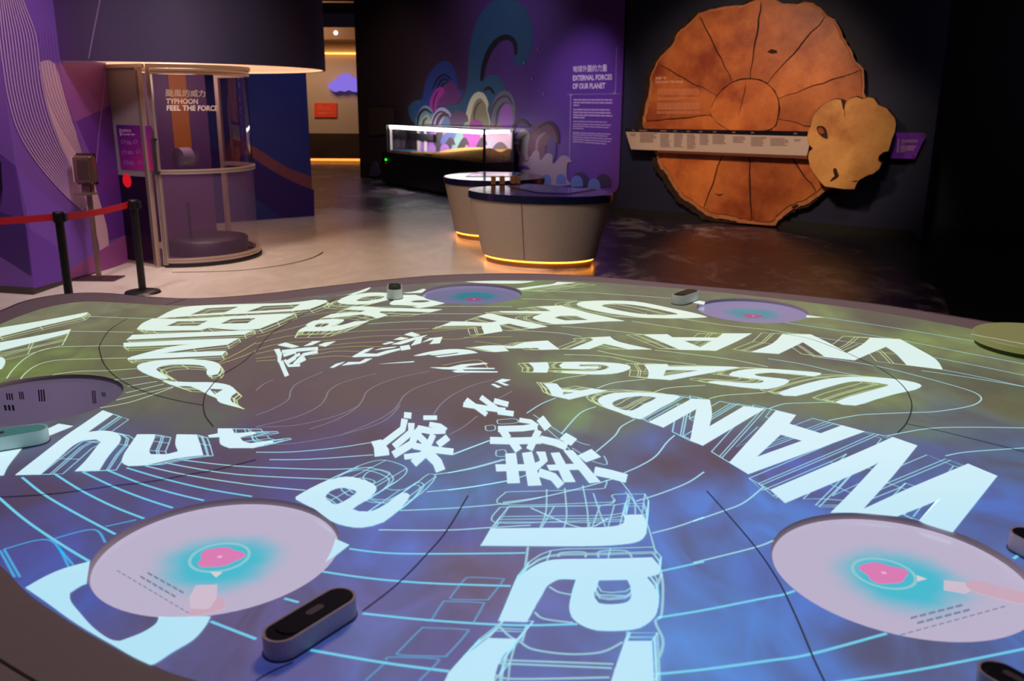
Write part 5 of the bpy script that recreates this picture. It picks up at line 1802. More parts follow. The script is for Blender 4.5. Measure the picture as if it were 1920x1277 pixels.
letter('A', [(-80, 395), (0, 380), (300, 330), (655, 263), (615, 297), (300, 370), (0, 445), (-80, 462)], smooth=False, wire=(6, 6, 1.0))
letter('A', [(-80, 505), (0, 490), (250, 445), (530, 390), (515, 420), (250, 490), (0, 553), (-80, 570)], smooth=False, wire=(-10, 22, 0.98))
letter('A', [(-60, 600), (0, 600), (30, 610), (40, 640), (20, 680), (0, 692), (-60, 690)], n=2)
# hut
letter('E', [(770, 40), (850, 68), (660, 203), (760, 193), (850, 202), (905, 238), (890, 292), (820, 372), (745, 490), (560, 498), (640, 420), (720, 320), (757, 275), (720, 258), (620, 266), (540, 310), (440, 400), (300, 522), (115, 524), (300, 380), (480, 240), (640, 130)], smooth=False, wire=(34, 4, 0.9))
letter('E', [(440, 140), (550, 158), (340, 242), (335, 190)], smooth=False)
letter('E', [(-300, 340), (0, 322), (190, 292), (130, 370), (60, 460), (28, 528), (-300, 545)], smooth=False)
letter('E', [(1030, 220), (1165, 220), (1150, 270), (1120, 340), (1132, 370), (1250, 370), (1335, 348), (1315, 290), (1325, 220), (1475, 222), (1500, 290), (1525, 378), (1330, 400), (1100, 450), (960, 456), (915, 430), (930, 370), (975, 300)], smooth=False, wire=(28, 2, 0.88))
letter('Z', [(1225, 912), (1305, 912), (1320, 940), (1430, 930), (1442, 942), (1350, 962), (1370, 985), (1410, 995), (1530, 982), (1542, 990), (1420, 1022), (1290, 1022), (1240, 1000), (1235, 960), (1175, 962), (1170, 950), (1225, 940)], smooth=False, wire=(52, -4, 0.72))
# e and the character beside it
letter('F', [(300, 710), (330, 670), (480, 590), (620, 545), (720, 540), (830, 570), (900, 610), (890, 660), (820, 720), (720, 785), (840, 800), (920, 775), (1010, 720), (1090, 660), (1155, 680), (1080, 780), (950, 880), (800, 920), (680, 910), (560, 870), (440, 780)], [[(520, 690), (560, 645), (640, 620), (720, 635), (755, 655), (700, 700), (600, 748), (550, 720)]], n=2, wire=(62, -38, 0.86))
letter('F', [(595, 1005), (700, 1050), (610, 1120), (520, 1182), (568, 1090)], smooth=False)
glyph('F', [[(862, 275), (940, 258), (995, 330), (1000, 375), (890, 388), (885, 320)], stroke('F', [(955, 290), (1100, 180), (1115, 105)], 44), stroke('F', [(1035, 312), (1162, 205), (1165, 135)], 44), stroke('F', [(1030, 375), (1170, 290), (1195, 220), (1235, 180)], 50), stroke('F', [(1210, 175), (1310, 195), (1420, 190)], 44),
            stroke('F', [(1300, 145), (1380, 158), (1425, 190)], 34), stroke('F', [(1255, 95), (1358, 95)], 30), stroke('F', [(1110, 75), (1165, 80)], 40), stroke('F', [(1220, 232), (1290, 300)], 44), stroke('F', [(1330, 222), (1270, 350)], 40), stroke('F', [(1440, 242), (1365, 300)], 46), stroke('F', [(1180, 305), (1330, 335), (1480, 352)], 44),
            stroke('F', [(1112, 390), (1260, 372)], 36), stroke('F', [(1180, 440), (1280, 350)], 54), stroke('F', [(1290, 360), (1360, 430), (1385, 495)], 66)])
# the large character in the middle
glyph('G', [stroke('G', [(115, 155), (300, 185), (430, 200)], 34), stroke('G', [(135, 118), (290, 232)], 32), stroke('G', [(245, 100), (400, 215)], 34), stroke('G', [(345, 128), (452, 156)], 36), stroke('G', [(375, 210), (492, 226)], 36)])
glyph('G', [stroke('G', [(375, 340), (560, 335), (670, 320)], 40), stroke('G', [(535, 272), (620, 285), (670, 320)], 30), stroke('G', [(400, 335), (450, 410)], 50), stroke('G', [(315, 425), (480, 430), (700, 425)], 46), stroke('G', [(690, 415), (800, 440), (890, 475)], 48), stroke('G', [(480, 430), (530, 502)], 52), stroke('G', [(680, 350), (610, 495)], 46),
            stroke('G', [(690, 258), (750, 335)], 56), [(835, 415), (885, 368), (968, 415), (922, 466)], [(972, 540), (1075, 490), (1147, 550), (1035, 590)], stroke('G', [(1098, 655), (1220, 680), (1340, 712)], 58)])
glyph('G', [[(430, 525), (510, 520), (540, 745), (445, 748)], [(555, 520), (630, 510), (665, 640), (702, 762), (600, 767), (580, 640)], [(355, 605), (660, 605), (665, 652), (362, 658)], [(660, 510), (730, 510), (748, 580), (665, 655), (635, 602), (690, 578), (680, 545)], stroke('G', [(680, 665), (790, 700), (848, 768)], 56),
            [(740, 610), (970, 600), (1000, 645), (760, 652)], [(770, 520), (835, 515), (957, 737), (870, 740)], [(865, 500), (937, 500), (1145, 737), (1060, 747)]])
letter('G', [(320, 1087), (700, 1083), (1080, 1080), (1200, 1075), (1290, 1060), (1325, 1030), (1315, 985), (1455, 982), (1485, 1040), (1482, 1130), (1430, 1182), (1300, 1207), (1000, 1220), (245, 1216)], smooth=False, wire=(14, -42, 0.9))
letter('K', [(570, 470), (660, 410), (740, 380), (850, 366), (1200, 362), (1530, 352), (1592, 430), (1580, 480), (1490, 500), (1560, 600), (1572, 730), (1540, 810), (1440, 880), (1300, 902), (1120, 900), (1000, 860), (930, 800), (910, 720), (930, 630), (970, 520), (860, 515), (800, 530), (730, 580), (690, 660), (640, 740), (592, 838), (380, 830), (420, 740), (490, 570)],
       [[(1120, 525), (1345, 520), (1375, 590), (1370, 660), (1320, 695), (1200, 705), (1130, 695), (1095, 640), (1110, 580)]], smooth=False, wire=(6, -22, 0.97))
letter('K', [(300, 958), (520, 965), (440, 1060), (380, 1150), (345, 1276), (330, 1420), (-80, 1420), (0, 1230), (120, 1100)], smooth=False, wire=(30, -34, 1.0))
letter('K', [(1325, 980), (1530, 980), (1545, 1276), (1550, 1420), (1180, 1420), (1250, 1200)], smooth=False, wire=(10, -16, 1.0))
# big letter cut by the front left screen
letter('I', [(190, 580), (350, 690), (500, 800), (660, 903), (850, 1012), (1000, 1100), (1130, 1160), (1180, 1140), (1300, 1060), (1450, 970), (1540, 870), (1580, 795), (1450, 796), (1300, 800), (1190, 795), (1170, 850), (1060, 920), (900, 980), (820, 965), (700, 880), (600, 770), (530, 680), (525, 620), (600, 570), (650, 550), (656, 500), (675, 382), (480, 435), (330, 500)], smooth=False)

# ---- projected grid lines


def line(t, pts, w, m_, name='projected_line', z=0.0004):
    p = catmull(TT(t, pts), False, 5)
    V2, F2 = ribbon2d(p, w)
    ok = [f for f in F2 if all(inpoly(V2[i], inner) for i in f) and not any(math.hypot(V2[f[0]][0] - c[0], V2[f[0]][1] - c[1]) < r - 0.002 for c, r, _, _ in dishes)]
    if not ok:
        return
    used = sorted({i for f in ok for i in f})
    rm = {i: k for k, i in enumerate(used)}
    mk(name, [(V2[i][0], V2[i][1], ZT + z) for i in used], [tuple(rm[i] for i in f) for f in ok], m_, table)


for t, pts in (('E', [(-60, 640), (0, 700), (150, 830), (300, 940), (500, 1070), (670, 1172)]), ('E', [(165, 540), (330, 670), (550, 800), (865, 968)]), ('E', [(410, 515), (610, 640), (850, 760), (1080, 850)]), ('E', [(620, 500), (850, 610), (1080, 700), (1295, 770)]),
               ('E', [(800, 485), (1050, 585), (1300, 660), (1530, 715)]), ('E', [(950, 470), (1240, 555), (1560, 630), (1890, 685)])):
    line(t, pts, 0.0072, E_CY)
for t, pts in (('E', [(1090, 455), (1410, 525), (1920, 602), (2290, 638)]), ('E', [(1230, 430), (1590, 495), (1920, 530), (2470, 555)]), ('E', [(1360, 410), (1760, 455), (2220, 476), (2520, 480), (2790, 465)]),
               ('F', [(100, 408), (400, 405), (880, 372)]), ('F', [(0, 352), (270, 350), (600, 320), (860, 280)])):
    line(t, pts, 0.0055, E_PL)
for t, pts in (('F', [(1080, 790), (1500, 770), (1920, 732), (2140, 690)]), ('F', [(1280, 650), (1560, 620), (1880, 568), (2040, 520)]), ('F', [(1340, 520), (1600, 480), (1870, 408)]), ('F', [(1480, 370), (1750, 265)]), ('F', [(920, 935), (1430, 937), (1750, 918), (2060, 900)]),
               ('J', [(700, 285), (950, 315), (1270, 323), (1920, 318), (2020, 314)]), ('J', [(460, 450), (760, 495), (1060, 527), (1400, 548), (1910, 564)]), ('J', [(800, 770), (1290, 820), (1920, 858), (2410, 850)]), ('J', [(410, 1045), (960, 1140), (1450, 1205)]), ('J', [(150, 640), (320, 687)]), ('I', [(1580, 830), (1760, 900), (1920, 962)]),
               ('G', [(1530, 1120), (1720, 1070), (1920, 1000)]), ('K', [(1600, 452), (1920, 382)]), ('H', [(0, 950), (220, 875), (380, 810), (530, 690)]), ('H', [(0, 1262), (450, 1150), (600, 1095)]),
               ('K', [(1570, 802), (1920, 745), (2400, 650), (2510, 630), (2600, 600)]), ('K', [(1545, 1228), (1920, 1190), (2400, 1125), (2720, 1075), (3290, 920)]), ('L', [(1800, 392), (1920, 300), (2000, 240)]), ('G', [(620, 930), (1000, 1080), (1200, 1010)])):
    line(t, pts, 0.0070 if t in 'JKLI' else 0.0052, E_CY if t in 'JKLI' else E_PL)
for t, pts in (('G', [(590, 220), (700, 150), (810, 105)]), ('G', [(850, 375), (990, 220), (1110, 170)]), ('G', [(1110, 510), (1250, 390), (1300, 320), (1400, 265)]), ('G', [(1320, 668), (1450, 610), (1560, 540), (1640, 440), (1700, 385)]), ('G', [(1410, 880), (1600, 820), (1800, 740), (1920, 660)]),
               ('G', [(40, 525), (310, 425)]), ('G', [(0, 668), (200, 625), (415, 565)]), ('G', [(0, 797), (200, 770), (440, 728)]), ('G', [(410, 890), (700, 850), (1000, 780), (1230, 715)])):
    line(t, pts, 0.0055, E_PL)
for t, pts in (('D', [(420, 140), (950, 220), (1500, 312), (1920, 385), (2100, 420)]), ('D', [(130, 180), (900, 295), (1500, 410), (1920, 490), (2100, 525)]), ('D', [(0, 232), (500, 310), (760, 345)]), ('D', [(1240, 440), (1600, 510), (1920, 575)]), ('D', [(1310, 533), (1600, 590), (1920, 660)]),
               ('D', [(0, 450), (250, 490), (500, 545), (730, 585)]), ('D', [(330, 435), (600, 470), (880, 520), (1200, 600), (1450, 670), (1560, 710), (1600, 750), (1560, 790), (1450, 820), (1250, 848), (1070, 855), (750, 868), (640, 880), (450, 915)]), ('D', [(890, 1030), (1200, 975), (1500, 965), (1920, 970), (2100, 975)]), ('D', [(1330, 1180), (1500, 1150), (1920, 1120)]),
               ('D', [(0, 828), (120, 790), (300, 782), (500, 775)]), ('D', [(1150, 540), (1500, 590), (1920, 660)]),
               ('C', [(60, 180), (480, 190), (880, 215), (1190, 237)]), ('C', [(70, 242), (210, 245), (490, 255)]), ('C', [(0, 478), (320, 495), (520, 525)]), ('C', [(370, 448), (660, 470), (1000, 510)]), ('C', [(900, 410), (1200, 455), (1540, 500)]), ('C', [(1270, 390), (1600, 440), (1920, 472)]), ('C', [(640, 630), (860, 672), (1380, 735)]), ('C', [(1070, 625), (1600, 690), (1920, 752)]),
               ('C', [(390, 660), (700, 672), (960, 725)]), ('C', [(1480, 990), (1600, 965), (1900, 945)]), ('C', [(1060, 945), (1170, 910), (1450, 890)]), ('C', [(640, 912), (770, 870), (1000, 845)]), ('C', [(270, 875), (380, 838), (560, 812)]),
               ('B', [(870, 302), (1400, 298), (1920, 300)]), ('B', [(980, 372), (1250, 355), (1700, 355)]), ('B', [(840, 430), (1200, 410), (1500, 412)]),
               ('A', [(640, 292), (960, 305), (1150, 310)]), ('A', [(530, 405), (800, 408), (1000, 412)]), ('A', [(470, 520), (740, 515), (930, 515)]), ('A', [(50, 760), (100, 690), (200, 600), (330, 540), (470, 520)]), ('A', [(135, 790), (200, 710), (300, 650), (450, 620), (750, 610), (950, 605)]),
               ('A', [(380, 745), (430, 725), (600, 705), (800, 700), (1030, 685)]), ('A', [(860, 770), (1120, 740)]), ('A', [(915, 825), (1180, 780)]), ('A', [(890, 880), (1230, 800)]), ('A', [(820, 935), (1000, 890), (1300, 820)]), ('A', [(750, 980), (1000, 930), (1300, 825)])):
    line(t, pts, 0.0052, E_GR if t in 'CBA' else E_PL)
for t, pts in (('B', [(0, 440), (300, 380), (640, 330)]), ('B', [(0, 530), (300, 455), (420, 420)]), ('B', [(0, 580), (250, 520), (560, 500), (900, 478), (1300, 465)]), ('B', [(0, 625), (200, 575), (560, 552), (900, 520), (1200, 520)]), ('B', [(0, 655), (150, 622)]), ('B', [(470, 600), (700, 575), (1000, 560)]),
               ('B', [(440, 630), (700, 600), (950, 600)]), ('B', [(420, 665), (600, 635), (850, 640)]), ('B', [(0, 690), (160, 668)]), ('B', [(0, 710), (150, 700)]), ('B', [(400, 690), (600, 670), (760, 680)]), ('B', [(1190, 500), (1500, 470), (1700, 465)]), ('B', [(1250, 530), (1500, 545), (1720, 505)]), ('B', [(1640, 560), (1800, 580), (1920, 610)]), ('B', [(1560, 530), (1920, 525)]),
               ('B', [(1400, 740), (1660, 700), (1740, 760)]), ('A', [(1640, 640), (1800, 560), (1920, 490)]), ('A', [(1650, 650), (1800, 600), (1920, 550)])):
    line(t, pts, 0.0055, E_GO)
for t, pts in (('B', [(0, 1200), (180, 1160), (350, 1110), (480, 1040), (525, 980), (550, 930), (650, 870), (900, 800)]), ('B', [(400, 1220), (600, 1150), (740, 1070), (800, 1000), (830, 940), (930, 880), (1080, 830), (1300, 785)]), ('B', [(620, 1270), (850, 1180), (1000, 1100), (1070, 1030), (1110, 970), (1200, 910), (1400, 845), (1600, 800)]),
               ('B', [(1330, 1110), (1390, 1030), (1480, 960), (1630, 890), (1780, 850)]), ('B', [(1450, 1260), (1560, 1200), (1660, 1120)]), ('B', [(0, 1115), (120, 1070), (240, 1000), (262, 930), (320, 870), (500, 790)]), ('B', [(0, 930), (60, 880), (130, 850)]), ('B', [(1800, 1000), (1920, 935)]),
               ('F', [(0, 290), (250, 290), (560, 240), (860, 160), (1000, 90), (1080, 0)]), ('F', [(0, 165), (300, 150), (600, 80), (780, 0)])):
    line(t, pts, 0.0050, E_DIM)
for pts in ([(1920, 660), (2080, 700), (2280, 775), (2420, 870)], [(1920, 707), (2060, 740), (2220, 810), (2330, 900), (2360, 1010)], [(1920, 802), (2060, 830), (2160, 900), (2190, 990), (2120, 1090), (1990, 1180)],
            [(1920, 840), (2020, 880), (2060, 960), (2010, 1050)], [(1925, 1215), (2080, 1150), (2240, 1040)], [(1420, 1300), (1700, 1260), (1930, 1215)], [(1120, 1380), (1500, 1360), (1850, 1310), (2120, 1220)]):
    line('P', pts, 0.0065, E_CY if pts[0][1] > 1000 else E_PL)
# faint rounded frames left of the big letters
for pts in ([(980, 1120), (1010, 1098), (1340, 1108), (1365, 1130), (1340, 1160), (1220, 1280)], [(1060, 1065), (1240, 885), (1280, 878), (1560, 890), (1582, 915), (1440, 1075), (1400, 1092), (1085, 1082), (1060, 1065)], [(1310, 830), (1400, 690), (1440, 680), (1690, 690), (1702, 710), (1630, 840)], [(1450, 660), (1560, 520), (1620, 500), (1840, 510), (1848, 530), (1750, 655), (1720, 668), (1460, 665)], [(980, 1130), (820, 1276)]):
    line('J', pts, 0.0045, pmat('projected_frame', (110, 150, 190)))
for pts in ([(30, 1080), (370, 1010), (520, 1220)], [(30, 1080), (150, 1290)], [(0, 1090), (110, 1290)], [(410, 1000), (700, 932), (790, 1030)], [(790, 910), (1020, 860)], [(440, 1070), (550, 1200)]):
    line('E', pts, 0.0055, pmat('projected_frame_blue', (88, 170, 222)))
# small box frames beside the middle characters
for pts in ([(280, 315), (345, 310), (350, 345), (290, 350), (280, 315)], [(362, 500), (425, 495), (435, 540), (365, 540), (362, 500)], [(370, 270), (500, 262), (520, 290), (385, 300), (370, 270)], [(435, 810), (1100, 790), (1180, 765), (1190, 720)], [(435, 810), (410, 905), (1130, 890), (1250, 880), (1230, 835), (1340, 825)], [(390, 925), (1150, 910), (1240, 870)], [(390, 925), (355, 1040), (900, 1030), (1310, 1015)],
            [(740, 790), (735, 960), (690, 1080)], [(875, 780), (890, 980), (870, 1080)], [(1010, 760), (1045, 950), (1050, 1080)], [(1090, 820), (1140, 970), (1180, 1070)], [(1290, 720), (1390, 860), (1405, 980)], [(1330, 810), (1410, 900), (1490, 1040), (1560, 1276)], [(1170, 540), (1190, 605), (1080, 580)], [(930, 480), (1060, 560)], [(700, 300), (900, 480), (1020, 610)], [(640, 230), (850, 370), (990, 440), (1065, 460)]):
    line('G', pts, 0.0042, E_WB)
for pts in ([(1590, 430), (1612, 560), (1600, 780), (1555, 830), (1610, 960), (1600, 1060), (1550, 1150)], [(570, 470), (585, 380), (600, 270)], [(380, 860), (460, 940), (545, 985)], [(545, 985), (640, 1040), (900, 1075), (1150, 1060), (1310, 985)], [(590, 860), (555, 980)], [(1350, 905), (1340, 980)], [(400, 1120), (1240, 1150)], [(390, 1145), (1230, 1180)], [(345, 1230), (500, 1262), (1210, 1250)], [(650, 760), (720, 810), (940, 840)], [(760, 570), (830, 610), (930, 630)], [(1100, 630), (1370, 640)], [(830, 345), (850, 315), (1020, 310), (1030, 350)], [(1130, 350), (1140, 305), (1330, 300), (1380, 350)], [(1490, 510), (1560, 570), (1600, 470)]):
    line('K', pts, 0.0055, E_WB)

# ---- panel seams: dark joints in the table top
M_SEAM = mat('seam_dark', (104, 100, 102), 0.7)
for t, pts in (('A', [(960, 308), (820, 400), (750, 510), (750, 560), (780, 650), (860, 740), (1000, 825), (1150, 880), (1350, 930), (1525, 960)]), ('A', [(1525, 960), (1535, 895), (1560, 850), (1660, 740), (1820, 640), (1900, 560)]), ('A', [(1525, 960), (1540, 1040), (1600, 1120)]), ('B', [(0, 640), (120, 500), (370, 350), (600, 240)]),
               ('E', [(-60, 694), (330, 672), (600, 642), (860, 605), (1050, 585), (1240, 555), (1420, 520), (1600, 490), (1920, 410)]), ('F', [(1590, 680), (1440, 930), (1290, 1110), (1065, 1340), (800, 1547)]), ('J', [(280, 1140), (140, 1200), (0, 1275)]), ('H', [(100, 725), (240, 880), (460, 1140), (600, 1340), (690, 1500), (800, 1740), (900, 1980), (985, 2160)]),
               ('D', [(0, 250), (300, 300), (570, 400), (680, 450), (830, 520), (950, 600), (1030, 680), (1070, 760), (1075, 840), (1035, 940), (970, 1010)]), ('D', [(1035, 940), (1250, 985), (1600, 1070), (1920, 1150), (2100, 1200)])):
    line(t, pts, 0.0040, M_SEAM, 'panel_seam', 0.0016)
V2, F2 = ribbon2d(catmull(T2([(-140, 1145), (-60, 1200), (0, 1238), (66, 1278), (160, 1330), (320, 1400)]), False, 4), 0.006)
mk('rim_joint', [(v[0], v[1], ZT + 0.0008) for v in V2], F2, mat('edge_line_dark', (58, 46, 48), 0.6), table)
V2, F2 = ribbon2d(TT('A', [(1236, 210), (1400, 160)]), 0.006)
mk('rim_joint', [(v[0], v[1], ZT + 0.0008) for v in V2], F2, M_SEAM, table)

# ---- recessed round screens
DD = 0.015


def dish_material(name, c, br, cyan_dir, halo=True):
    m = bpy.data.materials.new(name)
    m.use_nodes = True
    nt = m.node_tree
    L = nt.links
    b = nt.nodes['Principled BSDF']
    b.inputs['Base Color'].default_value = (0.05, 0.05, 0.06, 1)
    b.inputs['Roughness'].default_value = 0.18
    g = nt.nodes.new('ShaderNodeNewGeometry')
    sb = nt.nodes.new('ShaderNodeVectorMath')
    sb.operation = 'SUBTRACT'
    sb.inputs[1].default_value = (c[0] + cyan_dir[0], c[1] + cyan_dir[1], ZT - DD)
    L.new(g.outputs['Position'], sb.inputs[0])
    ln = nt.nodes.new('ShaderNodeVectorMath')
    ln.operation = 'LENGTH'
    L.new(sb.outputs[0], ln.inputs[0])
    nz = nt.nodes.new('ShaderNodeTexNoise')
    nz.inputs['Scale'].default_value = 9
    L.new(g.outputs['Position'], nz.inputs['Vector'])
    ad = nt.nodes.new('ShaderNodeMath')
    ad.operation = 'MULTIPLY_ADD'
    ad.inputs[1].default_value = 0.07
    L.new(nz.outputs['Fac'], ad.inputs[0])
    L.new(ln.outputs['Value'], ad.inputs[2])
    mr = nt.nodes.new('ShaderNodeMapRange')
    mr.interpolation_type = 'SMOOTHSTEP'
    mr.inputs[1].default_value = 0.10
    mr.inputs[2].default_value = 0.21
    L.new(ad.outputs[0], mr.inputs[0])
    r = nt.nodes.new('ShaderNodeValToRGB')
    edge_c = {1.0: (192, 182, 208), 0.22: (172, 158, 196)}.get(br, (176, 172, 222))
    r.color_ramp.elements[0].color = (*lin((72, 190, 212) if halo else edge_c), 1)
    r.color_ramp.elements[1].color = (*lin(edge_c), 1)
    L.new(mr.outputs[0], r.inputs['Fac'])
    L.new(r.outputs['Color'], b.inputs['Emission Color'])
    b.inputs['Emission Strength'].default_value = br * 0.92
    return m


def ring2(c, r0, r1, n=40):
    return ell(c[0], c[1], r1, r1, 0, 360, n), ell(c[0], c[1], r0, r0, 0, 360, n)


BLOB = [(412, 1045), (1657, 1075), (889, 561.5), (1412, 593), (60, 746)]
HALO = [(405, 1055), (1690, 1088), (889, 556), (1412, 588), (60, 746)]
for k, (c, r, br, pos) in enumerate(dishes):
    mk('dish_wall', *g_lathe(c, [(r, ZT), (r - 0.004, ZT - DD * 0.5), (r - 0.004, ZT - DD)], 72), mat('dish_wall_mauve', (206, 192, 200), 0.4), table, True)
    scr = mk('dish_screen', *g_lathe(c, [(0.0, ZT - DD), (r - 0.004, ZT - DD)], 72), dish_material('dish_screen_%d' % k, (PZ(*HALO[k], ZT - DD).x, PZ(*HALO[k], ZT - DD).y), br, (0, 0), pos != 'left'), table)
    zs = ZT - DD
    if pos == 'left':
        for j, (x, y, w_, h_) in enumerate(((80, 742, 14, 22), (178, 745, 8, 24), (196, 740, 8, 8), (20, 744, 14, 12), (42, 742, 10, 14), (20, 765, 22, 10))):
            geo = []
            for q in range(3):
                xx = x - w_ / 2 + q * w_ / 3
                p4 = [(a.x, a.y) for a in (PZ(u_, v_, zs) for u_, v_ in ((xx, y + h_ / 2), (xx + w_ / 5, y + h_ / 2), (xx + w_ / 5 - 2, y - h_ / 2), (xx - 2, y - h_ / 2)))]
                geo.append(g_prism(p4, flat_z(zs), 0.0005, 0.001))
            o = mk('text_block', *join_geo(geo), mat('dish_text_dark', (30, 28, 40), 0.5), scr)
            o['kind'] = 'stuff'
        continue
    c = (PZ(*BLOB[k], zs).x, PZ(*BLOB[k], zs).y)
    M_PK = mat('dish_pink_%d' % k, (20, 10, 14), 0.3, emit=(224, 128, 186), strength=br * 0.92)
    rr = r / 0.265
    rnd = random.Random(11 + k)
    blob = []
    for i in range(20):
        a = 2 * math.pi * i / 20
        q = 0.043 * rr * (1 + 0.10 * math.sin(3 * a + 1.2) + 0.07 * math.sin(5 * a + 0.4))
        blob.append((c[0] + q * 1.1 * math.cos(a), c[1] + q * math.sin(a)))
    mk('pink_storm', *g_prism(catmull(blob, True, 3), flat_z(zs), 0.0004, 0.0012), M_PK, scr)
    mk('storm_eye', *g_lathe(c, [(0, zs + 0.0016), (0.006, zs + 0.0016), (0.006, zs + 0.0012)], 14), mat('dish_eye', (20, 10, 14), 0.3, emit=(230, 170, 210), strength=br), scr)
    if pos in ('front', 'right'):
        o_, h_ = ring2(c, 0.060 * rr, 0.0665 * rr)
        mk('ring_mark', *g_prism(o_, flat_z(zs), 0.0004, 0.001, holes=[h_]), mat('dish_ring', (20, 20, 24), 0.3, emit=(150, 205, 214), strength=0.9), scr)
        if pos == 'front':
            PD = lambda pts: [(a.x, a.y) for a in (PZ(x, y, zs) for x, y in tile(0, 958, 4, pts))]
            tri, card, hand = [(1578, 460), (1668, 462), (1620, 500)], [(1470, 560), (1630, 555), (1625, 640), (1580, 760), (1430, 730), (1420, 650)], [(1610, 680), (1640, 640), (1680, 680), (1670, 740), (1430, 790), (1440, 740), (1560, 740)]
            lines = [((1105, 465), (1385, 622)), ((1050, 492), (1325, 652)), ((872, 445), (1425, 775))]
        else:
            PD = lambda pts: [(a.x, a.y) for a in (PZ(x, y, zs) for x, y in tile(1440, 958, 4, pts))]
            tri, card, hand = [(1115, 485), (1190, 512), (1120, 530)], [(1320, 522), (1480, 540), (1520, 600), (1480, 622), (1318, 595)], [(1480, 550), (1560, 525), (1700, 560), (1990, 640), (1990, 700), (1860, 690), (1700, 650), (1540, 605)]
            lines = [((1065, 808), (1470, 705)), ((1115, 845), (1525, 740)), ((985, 935), (1790, 715))]
        mk('arrow_mark', *g_prism(PD(tri), flat_z(zs), 0.0004, 0.001), mat('dish_arrow', (20, 20, 24), 0.3, emit=(226, 214, 222), strength=0.9), scr)
        mk('card_icon', *g_prism(PD(card), flat_z(zs), 0.0004, 0.001), mat('dish_card', (20, 20, 24), 0.3, emit=(212, 194, 212), strength=0.92), scr)
        mk('hand_icon', *g_prism(catmull(PD(hand), True, 3), flat_z(zs), 0.0004, 0.0013), mat('dish_hand', (20, 20, 24), 0.3, emit=(208, 172, 192), strength=0.92), scr)
        geo = []
        for li, (a, b_) in enumerate(lines):
            nW = 6 if li < 2 else 14
            dv = Vector((b_[0] - a[0], b_[1] - a[1]))
            for q in range(nW):
                t0, t1 = q / nW + 0.01, (q + 0.82) / nW
                pa_, pb_ = Vector(a) + dv * t0, Vector(a) + dv * t1
                th = 8 if li < 2 else 4
                geo.append(g_prism(PD([(pa_.x, pa_.y + th), (pb_.x, pb_.y + th), (pb_.x, pb_.y - th), (pa_.x, pa_.y - th)]), flat_z(zs), 0.0004, 0.001))
        o = mk('text_line', *join_geo(geo), mat('dish_text', (60, 70, 90), 0.5, emit=(132, 138, 166), strength=0.8), scr)
        o['kind'] = 'stuff'

# raised round lid at the right-hand edge
c6 = T2([(1940, 652)])[0]
RL = 0.245
lid = thing('round_lid', (c6[0], c6[1], ZT), 'round raised grey-green lid near the right edge of the projection table', 'lid')
M_LID = mat('lid_paint_lit', (160, 160, 140), 0.5, emit=(104, 110, 52), strength=0.75)  # projected green falling on the lid is put in as emission
mk('lid_disc', *g_lathe(c6, [(0, ZT + 0.052), (RL - 0.004, ZT + 0.052), (RL, ZT + 0.048), (RL, ZT + 0.022)], 72), M_LID, lid)
mk('lid_base', *g_lathe(c6, [(RL - 0.012, ZT + 0.022), (RL - 0.012, ZT + 0.002)], 72), mat('lid_base', (70, 72, 44), 0.5), lid)
lp2 = [(a.x, a.y) for a in (PZ(x, y, ZT + 0.0525) for x, y in tile(1440, 560, 4, [(1520, 266), (1700, 298), (1920, 340), (2050, 366)]))]
V2, F2 = ribbon2d(lp2, 0.0052)
mk('lid_line', [(v[0], v[1], ZT + 0.0526) for v in V2], F2, E_GR, lid)
sp_ = math.radians(-118)
mk('lid_screw', *g_tube((c6[0] + (RL - 0.01) * math.cos(sp_), c6[1] + (RL - 0.01) * math.sin(sp_), ZT + 0.03), (c6[0] + (RL + 0.002) * math.cos(sp_), c6[1] + (RL + 0.002) * math.sin(sp_), ZT + 0.03), 0.004, 8), M_DK, lid)

# ---- scanner stands fixed on the table


def stadium(a, b, r, n=12):
    a, b = Vector(a), Vector(b)
    d = (b - a).normalized()
    an = math.atan2(d.y, d.x)
    pts = []
    for k in range(n + 1):
        t = an + math.pi / 2 + math.pi * k / n
        pts.append((a.x + r * math.cos(t), a.y + r * math.sin(t)))
    for k in range(n + 1):
        t = an - math.pi / 2 + math.pi * k / n
        pts.append((b.x + r * math.cos(t), b.y + r * math.sin(t)))
    return pts


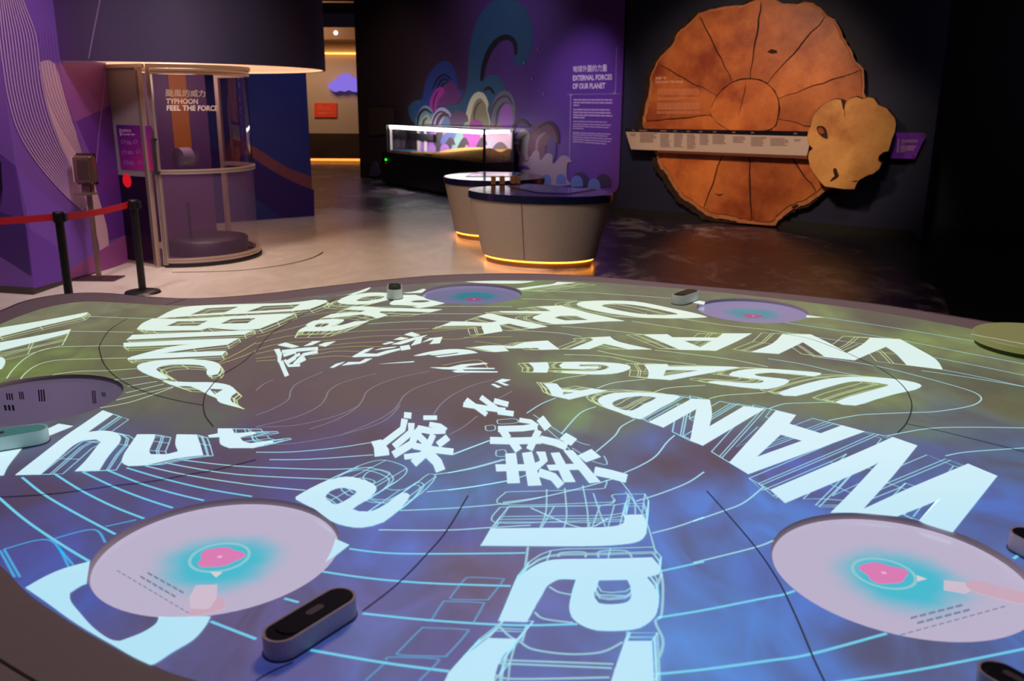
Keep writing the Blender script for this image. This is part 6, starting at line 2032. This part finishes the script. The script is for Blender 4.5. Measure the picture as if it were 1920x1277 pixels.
def scanner(pxa, pxb, r, h, label, tone='dark', glow=None):
    a, b = PZ(pxa[0], pxa[1], ZT + h), PZ(pxb[0], pxb[1], ZT + h)
    a, b = Vector((a.x, a.y)), Vector((b.x, b.y))
    t = thing('card_scanner', ((a.x + b.x) / 2, (a.y + b.y) / 2, ZT), label, 'scanner', 'card scanners on the projection table')
    body = {'dark': mat('scanner_grey', (226, 212, 220), 0.4), 'pale': mat('scanner_pale_lit', (206, 204, 200), 0.4, emit=(150, 160, 150), strength=0.25), 'teal': mat('scanner_teal_body_lit', (196, 214, 214), 0.4, emit=(130, 170, 170), strength=0.3)}[tone]  # projected light on pale and teal bodies is put in as emission
    z0 = ZT + 0.002
    mk('body', *g_prism(stadium(a, b, r), flat_z(0), z0, ZT + h * 0.86), body, t)
    mk('collar', *g_prism(stadium(a, b, r), flat_z(0), ZT + h * 0.86, ZT + h, holes=[stadium(a, b, r * 0.86)[::-1]]), body, t)
    topm = mat('scanner_black', (40, 42, 56), 0.25) if tone == 'dark' else mat('scanner_green', (62, 96, 66), 0.3) if tone == 'pale' else mat('scanner_teal_lit', (92, 150, 146), 0.3, emit=(70, 140, 136), strength=0.4)  # teal top also carries projected light as emission
    d = (b - a)
    ins_ = mk('handset', *g_prism(stadium(a + d * 0.16, b, r * 0.80), flat_z(0), ZT + h * 0.80, ZT + h * 1.04), topm, t)
    nose = ell(a.x, a.y, r * 0.80, r * 0.80, 0, 360, 24)
    mk('nose', *g_prism(nose, flat_z(0), ZT + h * 0.80, ZT + h * 0.99), topm, t)
    m_ = a + d * 0.58
    ax = d.normalized() * r * 0.34
    mk('button', *g_prism(stadium(m_ - ax, m_ + ax, r * 0.24, 6), flat_z(0), ZT + h * 1.04, ZT + h * 1.06), mat('scanner_button', (110, 100, 112), 0.4), ins_)
    mk('foot', *g_prism(stadium(a, b, r * 1.06), flat_z(0), ZT + 0.0018, ZT + 0.004), mat('scanner_foot', (80, 66, 66), 0.5), t)
    return t


scanner((528, 1183), (633, 1119), 0.036, 0.045, 'dark card scanner with a grey body beside the front left round screen')
scanner((1871, 1258), (1920, 1285), 0.030, 0.10, 'tall dark card scanner at the bottom right corner of the table')
scanner((1925, 1000), (1985, 1030), 0.034, 0.045, 'grey card scanner cut by the right edge, beside the right round screen')
scanner((62, 803), (-60, 822), 0.040, 0.045, 'pale teal card scanner at the left edge beside the left round screen', 'teal')
scanner((740, 541), (740, 534), 0.040, 0.055, 'small pale card scanner with green top at the far rim, left of the round screen', 'pale')
scanner((1275, 552), (1296, 545), 0.040, 0.050, 'small pale card scanner with green top left of the far right round screen', 'pale')
